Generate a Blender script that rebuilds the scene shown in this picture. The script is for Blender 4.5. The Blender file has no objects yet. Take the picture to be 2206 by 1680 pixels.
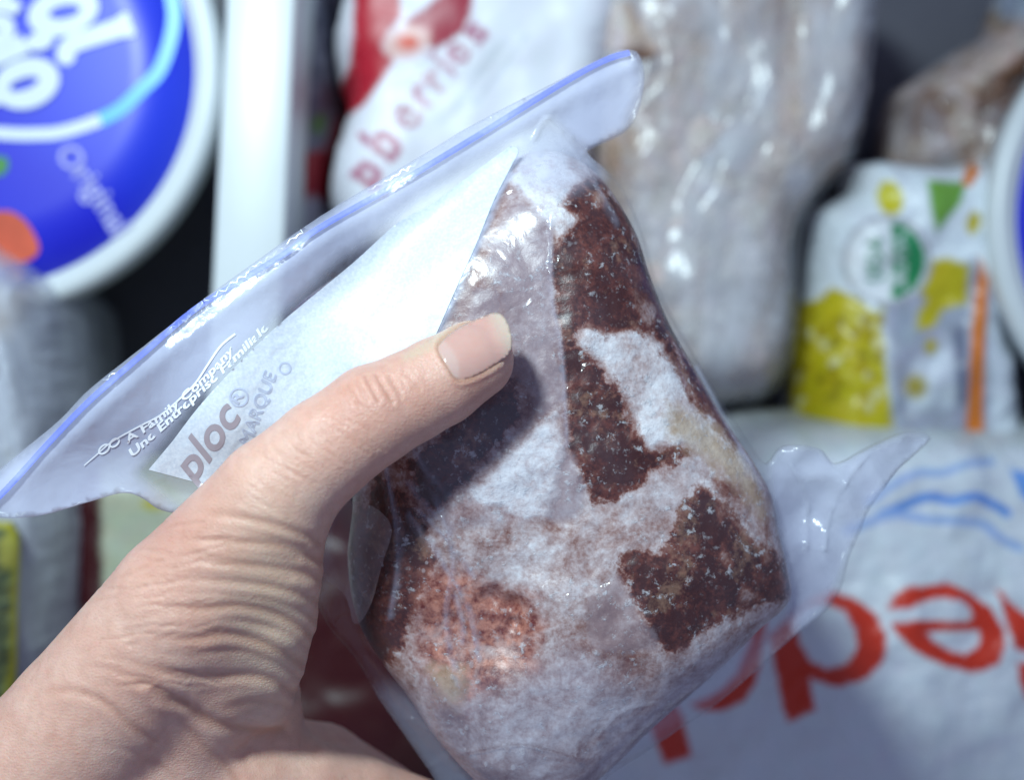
import bpy, math, random
import numpy as np
from mathutils import Vector, Matrix, noise
from mathutils.bvhtree import BVHTree
from mathutils.geometry import delaunay_2d_cdt

random.seed(7); rng = np.random.default_rng(7)
S = bpy.context.scene
COL = S.collection
# ------------------------------------------------------------------ camera, world, light, exposure
CAMZ = 0.555
cam = bpy.data.cameras.new('camera'); camo = bpy.data.objects.new('camera', cam); COL.objects.link(camo)
camo.location = (0, 0, CAMZ); camo.rotation_euler = (0, 0, 0)
cam.sensor_width = 36; cam.lens = 50; cam.clip_start = 0.01; cam.clip_end = 20
cam.dof.use_dof = True; cam.dof.focus_distance = 0.298; cam.dof.aperture_fstop = 6.6
S.camera = camo
w = bpy.data.worlds.new('World'); S.world = w; w.use_nodes = True
bgn = w.node_tree.nodes['Background']
bgn.inputs['Color'].default_value = (0.46, 0.54, 0.85, 1); bgn.inputs['Strength'].default_value = 0.38
def spot(name, loc, aim, radius, energy, color, size, blend):
    l = bpy.data.lights.new(name, 'SPOT'); l.shadow_soft_size = radius; l.energy = energy; l.color = color
    l.spot_size = math.radians(size); l.spot_blend = blend
    o = bpy.data.objects.new(name, l); COL.objects.link(o); o.location = loc
    o.rotation_euler = (Vector(aim) - Vector(loc)).to_track_quat('-Z', 'Y').to_euler()
    return o
spot('freezer_lamp', (-0.165, 0.265, 0.63), (-0.09, 0.045, 0.15), 0.032, 14.0, (0.76, 0.95, 1.0), 84, 1.0)
S.view_settings.view_transform = 'Standard'; S.view_settings.look = 'None'
S.view_settings.exposure = 0; S.view_settings.gamma = 1
S.render.engine = 'CYCLES'
try:
    S.cycles.transparent_max_bounces = 16; S.cycles.max_bounces = 8
    S.cycles.caustics_reflective = False; S.cycles.caustics_refractive = False
except Exception: pass

# ------------------------------------------------------------------ helpers
K = 0.72 / 2206.0
def P(x, y, z):
    d = CAMZ - z
    return np.array([(x - 1103) * K * d, (840 - y) * K * d, z])
def PX(v):                                   # world (N,3) -> photo pixels (N,2)
    d = CAMZ - v[:, 2]
    return np.stack([1103 + v[:, 0] / (K * d), 840 - v[:, 1] / (K * d)], 1)
def lin(r, g, b):
    f = lambda c: (c / 255 / 12.92) if c / 255 <= 0.04045 else ((c / 255 + 0.055) / 1.055) ** 2.4
    return (f(r), f(g), f(b))
def zm(k, pts):                              # enlarged-view readings -> pixels
    ox, oy = {1: (0, 0), 2: (900, 0), 3: (1900, 0), 4: (0, 700), 5: (900, 700), 6: (1900, 700), 7: (0, 1449), 8: (900, 1449), 9: (1900, 1449)}[k]
    return [((ox + x * 0.4533) / 1.3146, (oy + y * 0.4533) / 1.3146) for x, y in pts]
def spline(pts, n=8, closed=False):
    p = [np.array(q, float) for q in pts]; out = []; m = len(p)
    for i in range(m if closed else m - 1):
        g = lambda j: p[j % m] if closed else p[min(max(j, 0), m - 1)]
        a, b, c, d = g(i - 1), g(i), g(i + 1), g(i + 2)
        for k in range(n):
            t = k / n
            out.append(0.5 * ((2 * b) + (c - a) * t + (2 * a - 5 * b + 4 * c - d) * t * t + (3 * b - a - 3 * c + d) * t ** 3))
    if not closed: out.append(p[-1])
    return np.array(out)
def ell(cx, cy, rx, ry, ang=0, n=28):
    a = np.linspace(0, 2 * math.pi, n, endpoint=False); c, s = math.cos(ang), math.sin(ang)
    x, y = rx * np.cos(a), ry * np.sin(a)
    return np.stack([cx + x * c - y * s, cy + x * s + y * c], 1)
def resample(poly, sp, closed=True):
    p = np.array(poly, float)
    if closed: p = np.vstack([p, p[:1]])
    seg = np.hypot(*np.diff(p, axis=0).T); cum = np.concatenate([[0], np.cumsum(seg)])
    n = max(4, int(round(cum[-1] / sp)))
    t = np.linspace(0, cum[-1], n + 1); t = t[:-1] if closed else t
    return np.stack([np.interp(t, cum, p[:, 0]), np.interp(t, cum, p[:, 1])], 1)
def dline(Q, line, closed=False):
    a = np.array(line, float); b = np.roll(a, -1, 0)
    if not closed: a, b = a[:-1], b[:-1]
    out = np.full(len(Q), 1e9)
    for i in range(len(a)):
        ab = b[i] - a[i]; L = ab @ ab
        if L < 1e-12: continue
        t = np.clip(((Q - a[i]) @ ab) / L, 0, 1)
        dd = Q - a[i] - t[:, None] * ab
        np.minimum(out, dd[:, 0] ** 2 + dd[:, 1] ** 2, out)
    return np.sqrt(out)
def inside(Q, loops):
    r = np.zeros(len(Q), bool)
    for lp in loops:
        a = np.array(lp, float); b = np.roll(a, -1, 0)
        for i in range(len(a)):
            (x0, y0), (x1, y1) = a[i], b[i]
            if y0 == y1: continue
            c = ((y0 > Q[:, 1]) != (y1 > Q[:, 1]))
            r ^= c & (Q[:, 0] < (x1 - x0) * (Q[:, 1] - y0) / (y1 - y0) + x0)
    return r
def sd(Q, loops):                            # signed distance, negative inside
    d = np.full(len(Q), 1e9)
    for lp in loops: d = np.minimum(d, dline(Q, lp, True))
    return np.where(inside(Q, loops), -d, d)
def sdu(Q, polys):                           # union of many polygons
    d = np.full(len(Q), 1e9)
    for p in polys: d = np.minimum(d, sd(Q, [p]))
    return d
def fbm(v, s, oct=3, seed=0.0):
    return np.array([noise.fractal(Vector((p[0] * s + seed, p[1] * s - seed, p[2] * s + 2 * seed)), 1.0, 2.0, oct) for p in v])
def link(o, parent=None):
    COL.objects.link(o)
    if parent is not None: o.parent = parent
    return o
def mesh(name, v, f, mat, parent=None, smooth=True):
    me = bpy.data.meshes.new(name)
    me.from_pydata([tuple(q) for q in v], [], [tuple(int(i) for i in q) for q in f]); me.update()
    if smooth: me.polygons.foreach_set('use_smooth', [True] * len(me.polygons))
    if mat: me.materials.append(mat)
    return link(bpy.data.objects.new(name, me), parent)
def fattr(o, name, arr):
    a = o.data.attributes.new(name, 'FLOAT', 'POINT'); a.data.foreach_set('value', np.asarray(arr, np.float32))
def cattr(o, arr, name='Col'):
    a = o.data.attributes.new(name, 'FLOAT_COLOR', 'POINT')
    c = np.ones((len(arr), 4), np.float32); c[:, :3] = arr; a.data.foreach_set('color', c.ravel())
def vco(o):
    a = np.empty(len(o.data.vertices) * 3, np.float64); o.data.vertices.foreach_get('co', a); return a.reshape(-1, 3)
def tag(o, label=None, cat=None, group=None, kind=None):
    if label: o['label'] = label
    if cat: o['category'] = cat
    if group: o['group'] = group
    if kind: o['kind'] = kind
    return o
def empty(name, loc):
    o = bpy.data.objects.new(name, None); o.empty_display_size = 0.02; COL.objects.link(o); o.location = loc
    return o
def adopt(o, parent):
    o.parent = parent; o.matrix_parent_inverse = Matrix.Translation(-Vector(parent.location)); return o
def mesh2d(outline, sp, extra=None, jit=0.25, bsp=None):
    b = resample(outline, bsp or sp)
    x0, y0 = b.min(0); x1, y1 = b.max(0); pts = []
    rows = int((y1 - y0) / (sp * 0.87)) + 1
    for j in range(rows):
        xs = np.arange(x0 + (j % 2) * sp / 2, x1, sp)
        pts.append(np.stack([xs, np.full(len(xs), y0 + j * sp * 0.87)], 1))
    q = np.vstack(pts); q += rng.uniform(-jit * sp, jit * sp, q.shape)
    q = q[inside(q, [b])]; q = q[dline(q, b, True) > 0.55 * (bsp or sp)]
    if extra is not None and len(extra):
        e = np.array(extra); e = e[inside(e, [b])]
        keep = np.ones(len(q), bool)
        for k in e: keep &= ((q - k) ** 2).sum(1) > (0.3 * sp) ** 2
        q = np.vstack([q[keep], e])
    allp = np.vstack([b, q]); nb = len(b)
    r = delaunay_2d_cdt([Vector(p) for p in allp], [(i, (i + 1) % nb) for i in range(nb)], [], 0, 1e-5)
    vv = np.array([tuple(p) for p in r[0]]); ff = np.array([t for t in r[2] if len(t) == 3])
    ff = ff[inside(vv[ff].mean(1), [b])]
    a, bb, c = vv[ff[:, 0]], vv[ff[:, 1]], vv[ff[:, 2]]
    cr = (bb[:, 0] - a[:, 0]) * (c[:, 1] - a[:, 1]) - (bb[:, 1] - a[:, 1]) * (c[:, 0] - a[:, 0])
    ff[cr > 0] = ff[cr > 0][:, ::-1]         # pixel y runs down: face up in the world
    return vv, ff
def boundary(ff, n):
    e = {}
    for t in ff:
        for i in range(3):
            k = (t[i], t[(i + 1) % 3])
            if (k[1], k[0]) in e: del e[(k[1], k[0])]
            else: e[k] = 1
    return list(e)
def smooth_field(z, ff, it, fixed=None):
    e = np.vstack([ff[:, [0, 1]], ff[:, [1, 2]], ff[:, [2, 0]]]); e = np.vstack([e, e[:, ::-1]])
    cnt = np.bincount(e[:, 0], minlength=len(z)); cnt[cnt == 0] = 1
    for _ in range(it):
        m = np.bincount(e[:, 0], weights=z[e[:, 1]], minlength=len(z)) / cnt
        z2 = 0.5 * z + 0.5 * m
        if fixed is not None: z2[fixed] = z[fixed]
        z = z2
    return z
def closed_shell(name, XY, ff, zt, zb, mat, parent=None):
    n = len(XY); be = boundary(ff, n)
    v = np.vstack([np.column_stack([XY, zt]), np.column_stack([XY, zb])])
    f = [tuple(t) for t in ff] + [tuple(t[::-1] + n) for t in ff]
    for a, b in be: f.append((b, a, a + n)); f.append((b, a + n, b + n))
    return mesh(name, v, f, mat, parent)
def pillow(name, outline, sp, zedge, top, bottom, fall, mat, parent=None, wr=None, it=12, smooth_out=True):
    if smooth_out: outline = spline(outline, 5, True)
    vv, ff = mesh2d(outline, sp)
    XY = np.array([P(x, y, zedge)[:2] for x, y in vv])
    d = dline(vv, resample(outline, sp / 2), True)
    t = np.sqrt(np.clip(1 - (1 - np.clip(d / fall, 0, 1)) ** 2, 0, 1))
    zt = zedge + 0.001 + (top - zedge) * t; zb = zedge - 0.001 - (zedge - bottom) * t
    bd = np.unique(np.array(boundary(ff, len(vv))).ravel())
    zt = smooth_field(zt, ff, it, bd); zb = smooth_field(zb, ff, it, bd)
    zb = np.maximum(zb, bottom)
    if wr is not None: zt = zt + wr(vv, XY) * np.clip(d / 25, 0, 1)
    return closed_shell(name, XY, ff, zt, zb, mat, parent)
def paint(o, base, layers):
    v = vco(o); q = PX(v); c = np.tile(np.array(base, float), (len(q), 1))
    for L in layers:
        kind, geo, col, soft = L[:4]
        if kind == 'poly': m = np.clip(0.5 - sd(q, geo) / soft, 0, 1)
        elif kind == 'line': m = np.clip(0.5 - (dline(q, geo[0]) - geo[1] / 2) / soft, 0, 1)
        elif kind == 'noise': m = np.clip((fbm(np.column_stack([q[:, 0] * geo[1], q[:, 1] * geo[2], q[:, 0] * 0]), geo[0], 3, geo[3]) - geo[4]) / soft, 0, 1)
        if len(L) > 4: m = m * L[4]
        c = c * (1 - m[:, None]) + np.array(col)[None] * m[:, None]
    cattr(o, c)
def bvh(o):
    return BVHTree.FromPolygons([tuple(p) for p in vco(o)], [tuple(p.vertices) for p in o.data.polygons])
CAM = Vector((0, 0, CAMZ))
def hitz(tree, x, y, default=None):
    d = Vector(P(x, y, CAMZ - 0.1)) - CAM
    h = tree.ray_cast(CAM, d.normalized())
    return np.array(h[0]) if h[0] else default
def decal(name, loops, tree, off, mat, parent, sp=14, thick=0.00015):
    big = loops
    allb = [resample(l, max(2.0, sp * 0.5)) for l in loops]
    pts = np.vstack(allb); x0, y0 = pts.min(0); x1, y1 = pts.max(0)
    gx, gy = np.meshgrid(np.arange(x0, x1, sp), np.arange(y0, y1, sp)); q = np.stack([gx.ravel(), gy.ravel()], 1)
    if len(q):
        q = q[inside(q, allb)]
    if len(q):
        dm = np.full(len(q), 1e9)
        for l in allb: dm = np.minimum(dm, dline(q, l, True))
        q = q[dm > sp * 0.3]
    ed = []; o = 0
    for l in allb:
        ed += [(o + i, o + (i + 1) % len(l)) for i in range(len(l))]; o += len(l)
    ap = np.vstack([pts, q]) if len(q) else pts
    r = delaunay_2d_cdt([Vector(p) for p in ap], ed, [], 0, 1e-4)
    vv = np.array([tuple(p) for p in r[0]]); ff = np.array([t for t in r[2] if len(t) == 3])
    ff = ff[inside(vv[ff].mean(1), allb)]
    v = []; last = None
    for x, y in vv:
        h = hitz(tree, x, y, None)
        if h is None: h = P(x, y, last if last else 0.25)
        last = h[2]
        dirn = np.array([0, 0, CAMZ]) - h; v.append(h + dirn / np.linalg.norm(dirn) * off)
    a, bb, c = vv[ff[:, 0]], vv[ff[:, 1]], vv[ff[:, 2]]
    cr = (bb[:, 0] - a[:, 0]) * (c[:, 1] - a[:, 1]) - (bb[:, 1] - a[:, 1]) * (c[:, 0] - a[:, 0])
    ff[cr > 0] = ff[cr > 0][:, ::-1]
    o = mesh(name, v, ff, mat, parent)
    return o
def stroke(line, wdt):                       # polyline -> polygon
    p = np.array(line, float); t = np.gradient(p, axis=0); t /= np.linalg.norm(t, axis=1)[:, None]
    n = np.stack([-t[:, 1], t[:, 0]], 1)
    ww = np.broadcast_to(np.asarray(wdt, float), (len(p),))[:, None] / 2
    return np.vstack([p + n * ww, (p - n * ww)[::-1]])
def glyphs(text, shear=0.0, bold=0.0, space=1.0):
    cu = bpy.data.curves.new('t', 'FONT'); cu.body = text; cu.size = 1; cu.shear = shear; cu.offset = bold; cu.space_character = space
    cu.resolution_u = 4
    o = bpy.data.objects.new('t', cu); COL.objects.link(o)
    dg = bpy.context.evaluated_depsgraph_get(); me = o.evaluated_get(dg).to_mesh()
    v = np.array([q.co[:2] for q in me.vertices]); cnt = {}
    for p in me.polygons:
        vs = list(p.vertices)
        for i in range(len(vs)):
            k = (vs[i], vs[(i + 1) % len(vs)])
            if (k[1], k[0]) in cnt: del cnt[(k[1], k[0])]
            else: cnt[k] = 1
    nxt = {}
    for a, b in cnt: nxt.setdefault(a, []).append(b)
    loops = []
    while nxt:
        s = next(iter(nxt)); lp = [s]; cur = s
        while True:
            if cur not in nxt: break
            b = nxt[cur].pop()
            if not nxt[cur]: del nxt[cur]
            if b == s: break
            lp.append(b); cur = b
        if len(lp) > 2: loops.append(v[lp])
    bpy.data.objects.remove(o); bpy.data.curves.remove(cu)
    return loops
def word(text, start, end, height, shear=0.0, bold=0.0, bend=0.0, space=1.0):
    """glyph outlines laid from start to end (pixels), cap height in pixels"""
    L = glyphs(text, shear, bold, space); a = np.vstack(L); x0, x1 = a[:, 0].min(), a[:, 0].max()
    s = np.array(start, float); e = np.array(end, float); d = e - s; up = np.array([d[1], -d[0]]) / np.linalg.norm(d)
    out = []
    for l in L:
        u = (l[:, 0] - x0) / (x1 - x0)
        out.append(s + u[:, None] * d + ((l[:, 1] / 0.7) * height + bend * 4 * u * (1 - u))[:, None] * up)
    return out

# ------------------------------------------------------------------ materials
def newmat(name):
    m = bpy.data.materials.new(name); m.use_nodes = True; nt = m.node_tree
    return m, nt, nt.nodes, nt.links, nt.nodes['Principled BSDF']
def nd(nt, typ, **kw):
    n = nt.nodes.new(typ)
    for k, v in kw.items():
        if k.startswith('_'): setattr(n, k[1:], v)
        else: n.inputs[k].default_value = v
    return n
def texco(nt): return nd(nt, 'ShaderNodeNewGeometry').outputs['Position']
def noisen(nt, scale, detail=4, rough=0.55, vec=None, dist=0.0):
    n = nd(nt, 'ShaderNodeTexNoise', Scale=scale, Detail=detail, Roughness=rough, Distortion=dist)
    nt.links.new(vec if vec is not None else texco(nt), n.inputs['Vector']); return n
def ramp(nt, fac, a, b, ca=(0, 0, 0, 1), cb=(1, 1, 1, 1)):
    r = nd(nt, 'ShaderNodeValToRGB'); r.color_ramp.elements[0].position = a; r.color_ramp.elements[1].position = b
    r.color_ramp.elements[0].color = ca; r.color_ramp.elements[1].color = cb
    nt.links.new(fac, r.inputs['Fac']); return r.outputs['Color']
def mixc(nt, fac, a, b, mode='MIX'):
    m = nd(nt, 'ShaderNodeMix', _data_type='RGBA', _blend_type=mode)
    for s, val in ((0, fac), (6, a), (7, b)):
        if hasattr(val, 'links'): nt.links.new(val, m.inputs[s])
        else: m.inputs[s].default_value = val if s == 0 else (tuple(val) + (1,) if len(val) == 3 else val)
    return m.outputs[2]
def mth(nt, op, a, b=0.0, clamp=False):
    m = nd(nt, 'ShaderNodeMath', _operation=op, _use_clamp=clamp)
    for i, val in enumerate((a, b)):
        if hasattr(val, 'links'): nt.links.new(val, m.inputs[i])
        else: m.inputs[i].default_value = val
    return m.outputs[0]
def attr(nt, name):
    n = nd(nt, 'ShaderNodeAttribute', _attribute_name=name); return n
def bump(nt, bs, h, dist, strength=1.0):
    b = nd(nt, 'ShaderNodeBump', Distance=dist, Strength=strength); nt.links.new(h, b.inputs['Height'])
    nt.links.new(b.outputs['Normal'], bs.inputs['Normal']); return b
def plain(name, col, rough=0.4, spec=0.5, bscale=0, bdist=0.0, var=0.06, alpha=None):
    m, nt, n, l, b = newmat(name)
    nz = noisen(nt, 60, 5)
    c = mixc(nt, nz.outputs['Fac'], tuple(x * (1 - var) for x in col), tuple(min(1, x * (1 + var)) for x in col))
    l.new(c, b.inputs['Base Color']); b.inputs['Roughness'].default_value = rough; b.inputs['Specular IOR Level'].default_value = spec
    if bscale: bump(nt, b, noisen(nt, bscale, 4).outputs['Fac'], bdist)
    return m
def printed(name, rough=0.42, bscale=70, bdist=0.0006, coat=0.0):
    m, nt, n, l, b = newmat(name)
    a = attr(nt, 'Col'); nz = noisen(nt, 150, 4)
    l.new(mixc(nt, 0.12, a.outputs['Color'], nz.outputs['Color'], 'OVERLAY'), b.inputs['Base Color'])
    b.inputs['Roughness'].default_value = rough; b.inputs['Coat Weight'].default_value = coat
    bump(nt, b, noisen(nt, bscale, 3, 0.5, None, 0.6).outputs['Fac'], bdist)
    return m
def film_mat(name, milk, milk_hi, col, scale=(40, 40, 40), rough=0.22, lo=0.4, hi=0.65, bscale=120, bdist=0.001, use_attr=False, crinkle=0.0):
    m, nt, n, l, b = newmat(name)
    mp = nd(nt, 'ShaderNodeMapping'); mp.inputs['Scale'].default_value = scale; l.new(texco(nt), mp.inputs['Vector'])
    nz = noisen(nt, 1.0, 6, 0.6, mp.outputs['Vector'], 0.8)
    fac = ramp(nt, nz.outputs['Fac'], lo, hi, (milk,) * 3 + (1,), (milk_hi,) * 3 + (1,))
    if use_attr: fac = mth(nt, 'ADD', mth(nt, 'MULTIPLY', fac, 1.0), attr(nt, 'haze').outputs['Fac'], True)
    b.inputs['Base Color'].default_value = (*col, 1); b.inputs['Roughness'].default_value = rough
    mp2 = nd(nt, 'ShaderNodeMapping'); mp2.inputs['Scale'].default_value = tuple(s / max(scale) for s in scale); l.new(texco(nt), mp2.inputs['Vector'])
    hgt = noisen(nt, bscale, 4, 0.5, mp2.outputs['Vector'], 0.5).outputs['Fac']
    if crinkle:
        wv_ = nd(nt, 'ShaderNodeVectorMath', _operation='MULTIPLY_ADD'); l.new(noisen(nt, 45, 3).outputs['Color'], wv_.inputs[0]); wv_.inputs[1].default_value = (0.012,) * 3; l.new(texco(nt), wv_.inputs[2])
        ve = nd(nt, 'ShaderNodeTexVoronoi', Scale=75.0, _feature='DISTANCE_TO_EDGE'); l.new(wv_.outputs[0], ve.inputs['Vector'])
        hgt = mth(nt, 'ADD', hgt, mth(nt, 'MULTIPLY', ramp(nt, ve.outputs['Distance'], 0.0, 0.07, (1, 1, 1, 1), (0, 0, 0, 1)), mth(nt, 'MULTIPLY', mth(nt, 'MULTIPLY', ramp(nt, noisen(nt, 60, 2).outputs['Fac'], 0.48, 0.62), crinkle), mth(nt, 'SUBTRACT', 1.0, mth(nt, 'MULTIPLY', attr(nt, 'haze').outputs['Fac'], 2.5), True))))
    bp = bump(nt, b, hgt, bdist)
    tr = nd(nt, 'ShaderNodeBsdfTransparent'); gl = nd(nt, 'ShaderNodeBsdfGlossy', Roughness=rough * 0.8)
    l.new(bp.outputs['Normal'], gl.inputs['Normal'])
    fr = nd(nt, 'ShaderNodeLayerWeight', Blend=0.5); l.new(bp.outputs['Normal'], fr.inputs['Normal'])
    m1 = nd(nt, 'ShaderNodeMixShader'); l.new(mth(nt, 'ADD', mth(nt, 'MULTIPLY', mth(nt, 'POWER', fr.outputs['Facing'], 4.0), 0.20), 0.032), m1.inputs['Fac']); l.new(tr.outputs[0], m1.inputs[1]); l.new(gl.outputs[0], m1.inputs[2])
    m2 = nd(nt, 'ShaderNodeMixShader'); l.new(fac, m2.inputs['Fac']); l.new(m1.outputs[0], m2.inputs[1]); l.new(b.outputs[0], m2.inputs[2])
    out = [x for x in n if x.type == 'OUTPUT_MATERIAL'][0]; l.new(m2.outputs[0], out.inputs['Surface'])
    return m

M_white = plain('white_plastic', (0.70, 0.74, 0.75), 0.35, 0.5)
M_liner = plain('shade_dark_liner', (0.11, 0.11, 0.135), 0.5, 0.3, 30, 0.002)  # liner toned dark to stand for shade in the gaps
M_blue = plain('blue_print', (0.020, 0.030, 0.62), 0.35, 0.5, var=0.25)
M_cyan = plain('cyan_print', (0.10, 0.50, 0.85), 0.35)
M_pale = plain('pale_print', (0.70, 0.76, 0.82), 0.35)
M_lav = plain('lavender_print', (0.45, 0.45, 0.80), 0.35)
M_straw = plain('strawberry_print', (0.72, 0.10, 0.04), 0.4, 0.4, var=0.5)
M_green = plain('green_print', (0.05, 0.25, 0.05), 0.4)
M_print = printed('printed_pouch')
M_print_soft = printed('printed_pouch_soft', 0.38, 60, 0.002)
M_food = printed('frozen_food', 0.6, 220, 0.003)

# ------------------------------------------------------------------ the setting: freezer floor and liner walls
def slab(name, x0, x1, y0, y1, z0, z1, mat, parent=None, bev=0.0):
    import bmesh
    bm = bmesh.new(); bmesh.ops.create_cube(bm, size=1.0)
    for v in bm.verts: v.co = Vector(((x0 + x1) / 2 + v.co.x * (x1 - x0), (y0 + y1) / 2 + v.co.y * (y1 - y0), (z0 + z1) / 2 + v.co.z * (z1 - z0)))
    if bev: bmesh.ops.bevel(bm, geom=bm.edges[:] , offset=bev, segments=3, affect='EDGES', profile=0.5)
    me = bpy.data.meshes.new(name); bm.to_mesh(me); bm.free(); me.materials.append(mat)
    me.polygons.foreach_set('use_smooth', [bool(bev)] * len(me.polygons))
    return link(bpy.data.objects.new(name, me), parent)
tag(slab('freezer_floor', -0.40, 0.40, -0.32, 0.32, -0.01, 0.0, M_liner), kind='structure')

# ------------------------------------------------------------------ topping tubs
def lathe(name, prof, mat, parent, n=96):
    v = []; f = []
    for r, z in prof:
        for k in range(n):
            a = 2 * math.pi * k / n; v.append((r * math.cos(a), r * math.sin(a), z))
    m = len(prof)
    for j in range(m - 1):
        for k in range(n):
            f.append((j * n + k, j * n + (k + 1) % n, (j + 1) * n + (k + 1) % n, (j + 1) * n + k))
    f.append(tuple(range(n))[::-1]); f.append(tuple((m - 1) * n + k for k in range(n)))
    return mesh(name, v, f, mat, parent)
LIDZ = 0.094
def flat_print(name, loops, cx, cy, z, mat, parent):
    """flat printed shape lying on the lid; coordinates relative to the tub"""
    c = P(cx, cy, LIDZ); o = 0; pts = []; ed = []
    for l in loops:
        l = np.array(l); pts += [(P(x, y, LIDZ) - c)[:2] for x, y in l]; ed += [(o + i, o + (i + 1) % len(l)) for i in range(len(l))]; o += len(l)
    r = delaunay_2d_cdt([Vector(p) * 1000 for p in pts], ed, [], 0, 1e-5)
    vv = np.array([tuple(p) for p in r[0]]) / 1000; ff = np.array([t for t in r[2] if len(t) == 3])
    lw = []; k = 0
    for l in loops: lw.append(np.array(pts[k:k + len(l)])); k += len(l)
    ff = ff[inside(vv[ff].mean(1), lw)]
    a, b, c2 = vv[ff[:, 0]], vv[ff[:, 1]], vv[ff[:, 2]]
    cr = (b[:, 0] - a[:, 0]) * (c2[:, 1] - a[:, 1]) - (b[:, 1] - a[:, 1]) * (c2[:, 0] - a[:, 0])
    ff[cr < 0] = ff[cr < 0][:, ::-1]
    return mesh(name, np.column_stack([vv, np.full(len(vv), z)]), ff, mat, parent, False)
def blue_lid_mat():
    m, nt, n, l, b = newmat('blue_lid_print')
    tc = nd(nt, 'ShaderNodeTexCoord'); nz = noisen(nt, 9, 2, 0.4, tc.outputs['Object'])
    l.new(ramp(nt, nz.outputs['Fac'], 0.44, 0.66, (0.016, 0.022, 0.60, 1), (0.026, 0.075, 0.82, 1)), b.inputs['Base Color'])
    b.inputs['Roughness'].default_value = 0.38; return m
M_bluelid = blue_lid_mat()
TX, TY = -58, 145
def tub(cx, cy, label, prints):
    c = P(cx, cy, LIDZ); root = empty('topping_tub', (c[0], c[1], 0))
    tag(root, label, 'tub', 'round white tubs of frozen topping')
    lathe('tub_body', [(0.052, 0.0), (0.055, 0.001), (0.0735, 0.078), (0.0755, 0.080), (0.0755, 0.083), (0.073, 0.084)], plain('tub_shade_grey', (0.22, 0.23, 0.26), 0.4), root)  # white tub body greyed, shade below the lid put into its colour
    z = LIDZ
    lid = lathe('lid', [(0.0765, z - 0.0135), (0.0800, z - 0.0135), (0.0802, z - 0.004), (0.0795, z - 0.0015), (0.0775, z - 0.0002), (0.0752, z), (0.0735, z - 0.0006), (0.0725, z - 0.0024), (0.0716, z - 0.0026), (0.03, z - 0.0026)], M_white, root)
    disc = lathe('lid_label', [(0.0712, z - 0.00255), (0.0712, z - 0.0021), (0.05, z - 0.0021), (0.02, z - 0.0021)], M_bluelid, lid)
    if prints:
        zz = z - 0.0021 + 0.0003
        ring = spline([(355, -60), (275, -165), (110, -262), (-80, -300), (-290, -255), (-420, -120), (-440, 0), (-400, 75), (-330, 140), (-230, 225), (-120, 272), (0, 284), (70, 286), (138, 279), (241, 241), (300, 190), (345, 138), (372, 34), (355, -60)], 10)
        k = 60 + int(np.argmin(np.abs(ring[60:, 0] - 215)))
        flat_print('logo_ring', [stroke(ring[:k + 1], 28)], cx, cy, zz, M_pale, lid)
        flat_print('logo_ring', [stroke(ring[k:], 30)], cx, cy, zz, M_cyan, lid)
        T = [('l', zm(1, [(440, 330)])[0], zm(1, [(500, 420)])[0], 0, None)]
        W = lambda *a, **k2: flat_print('lettering', word(*a, **k2), cx, cy, zz + 0.0004, M_pale, lid)
        # big logo words, reading down to the right
        R1 = lambda cx_, cy_, rx, ry, rot: np.array(zm(1, ell(cx_, cy_, rx, ry, rot, 40)))
        cnt_ = [0]
        def FP(loops):
            cnt_[0] += 1; return flat_print('lettering', loops, cx, cy, zz + 0.0002 + 0.00008 * cnt_[0], M_pale, lid)
        FP([R1(385, 62, 228, 150, -0.28), R1(395, 62, 100, 42, -0.2)])
        FP([R1(-40, -150, 228, 150, -0.28), R1(-30, -150, 100, 42, -0.2)])
        st = spline(zm(1, [(440, 385), (405, 330), (430, 275), (520, 235), (660, 190), (760, 155), (815, 135)]), 6); FP([stroke(st, np.interp(np.linspace(0, 1, len(st)), [0, .12, .3, .75, .92, 1], [14, 44, 40, 42, 56, 46]))])
        FP([stroke(spline(zm(1, [(-330, -190), (-290, -300), (-390, -400), (-560, -400), (-640, -300), (-600, -180), (-520, -130)]), 6), 40)])
        FP(word('W', (-310, -150), (-215, 20), 105, bold=0.035))
        FP([R1(158, 512, 212, 158, -0.3), R1(140, 517, 98, 36, -0.33)])
        st = spline(zm(1, [(-220, 640), (-60, 590), (60, 560)]), 6); FP([stroke(st, 46)])
        st = spline(zm(1, [(-120, 400), (0, 335), (80, 295), (150, 262)]), 6); FP([stroke(st, np.linspace(38, 46, len(st)))])
        FP([R1(240, 250, 92, 58, -0.25)])
        st = spline(zm(1, [(-300, 330), (-150, 270), (-20, 235), (30, 190), (10, 140), (-120, 150)]), 6); FP([stroke(st, 40)])
        st = spline(zm(1, [(-200, 60), (-60, 20), (60, 30), (110, 60)]), 6); FP([stroke(st, np.linspace(40, 30, len(st)))])
        flat_print('lettering', word('Original', zm(1, [(330, 960)])[0], zm(1, [(700, 1480)])[0], 50, bold=0.012, bend=6), cx, cy, zz + 0.0004, M_lav, lid)
        flat_print('strawberry_picture', [spline([(-60, 470), (0, 452), (36, 462), (64, 492), (80, 535), (56, 560), (0, 565), (-60, 560)], 6, True)], cx, cy, zz, M_straw, lid)
        flat_print('leaf_picture', [spline([(-40, 340), (5, 335), (14, 350), (4, 372), (-40, 380)], 6, True)], cx, cy, zz, M_green, lid)
    return root
tub(TX, TY, 'large white rimmed tub with blue lid and lettering beside the white divider', True)
tub(2668, 470, 'white tub rim with blue lid beside the yellow corn bag', False)

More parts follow.
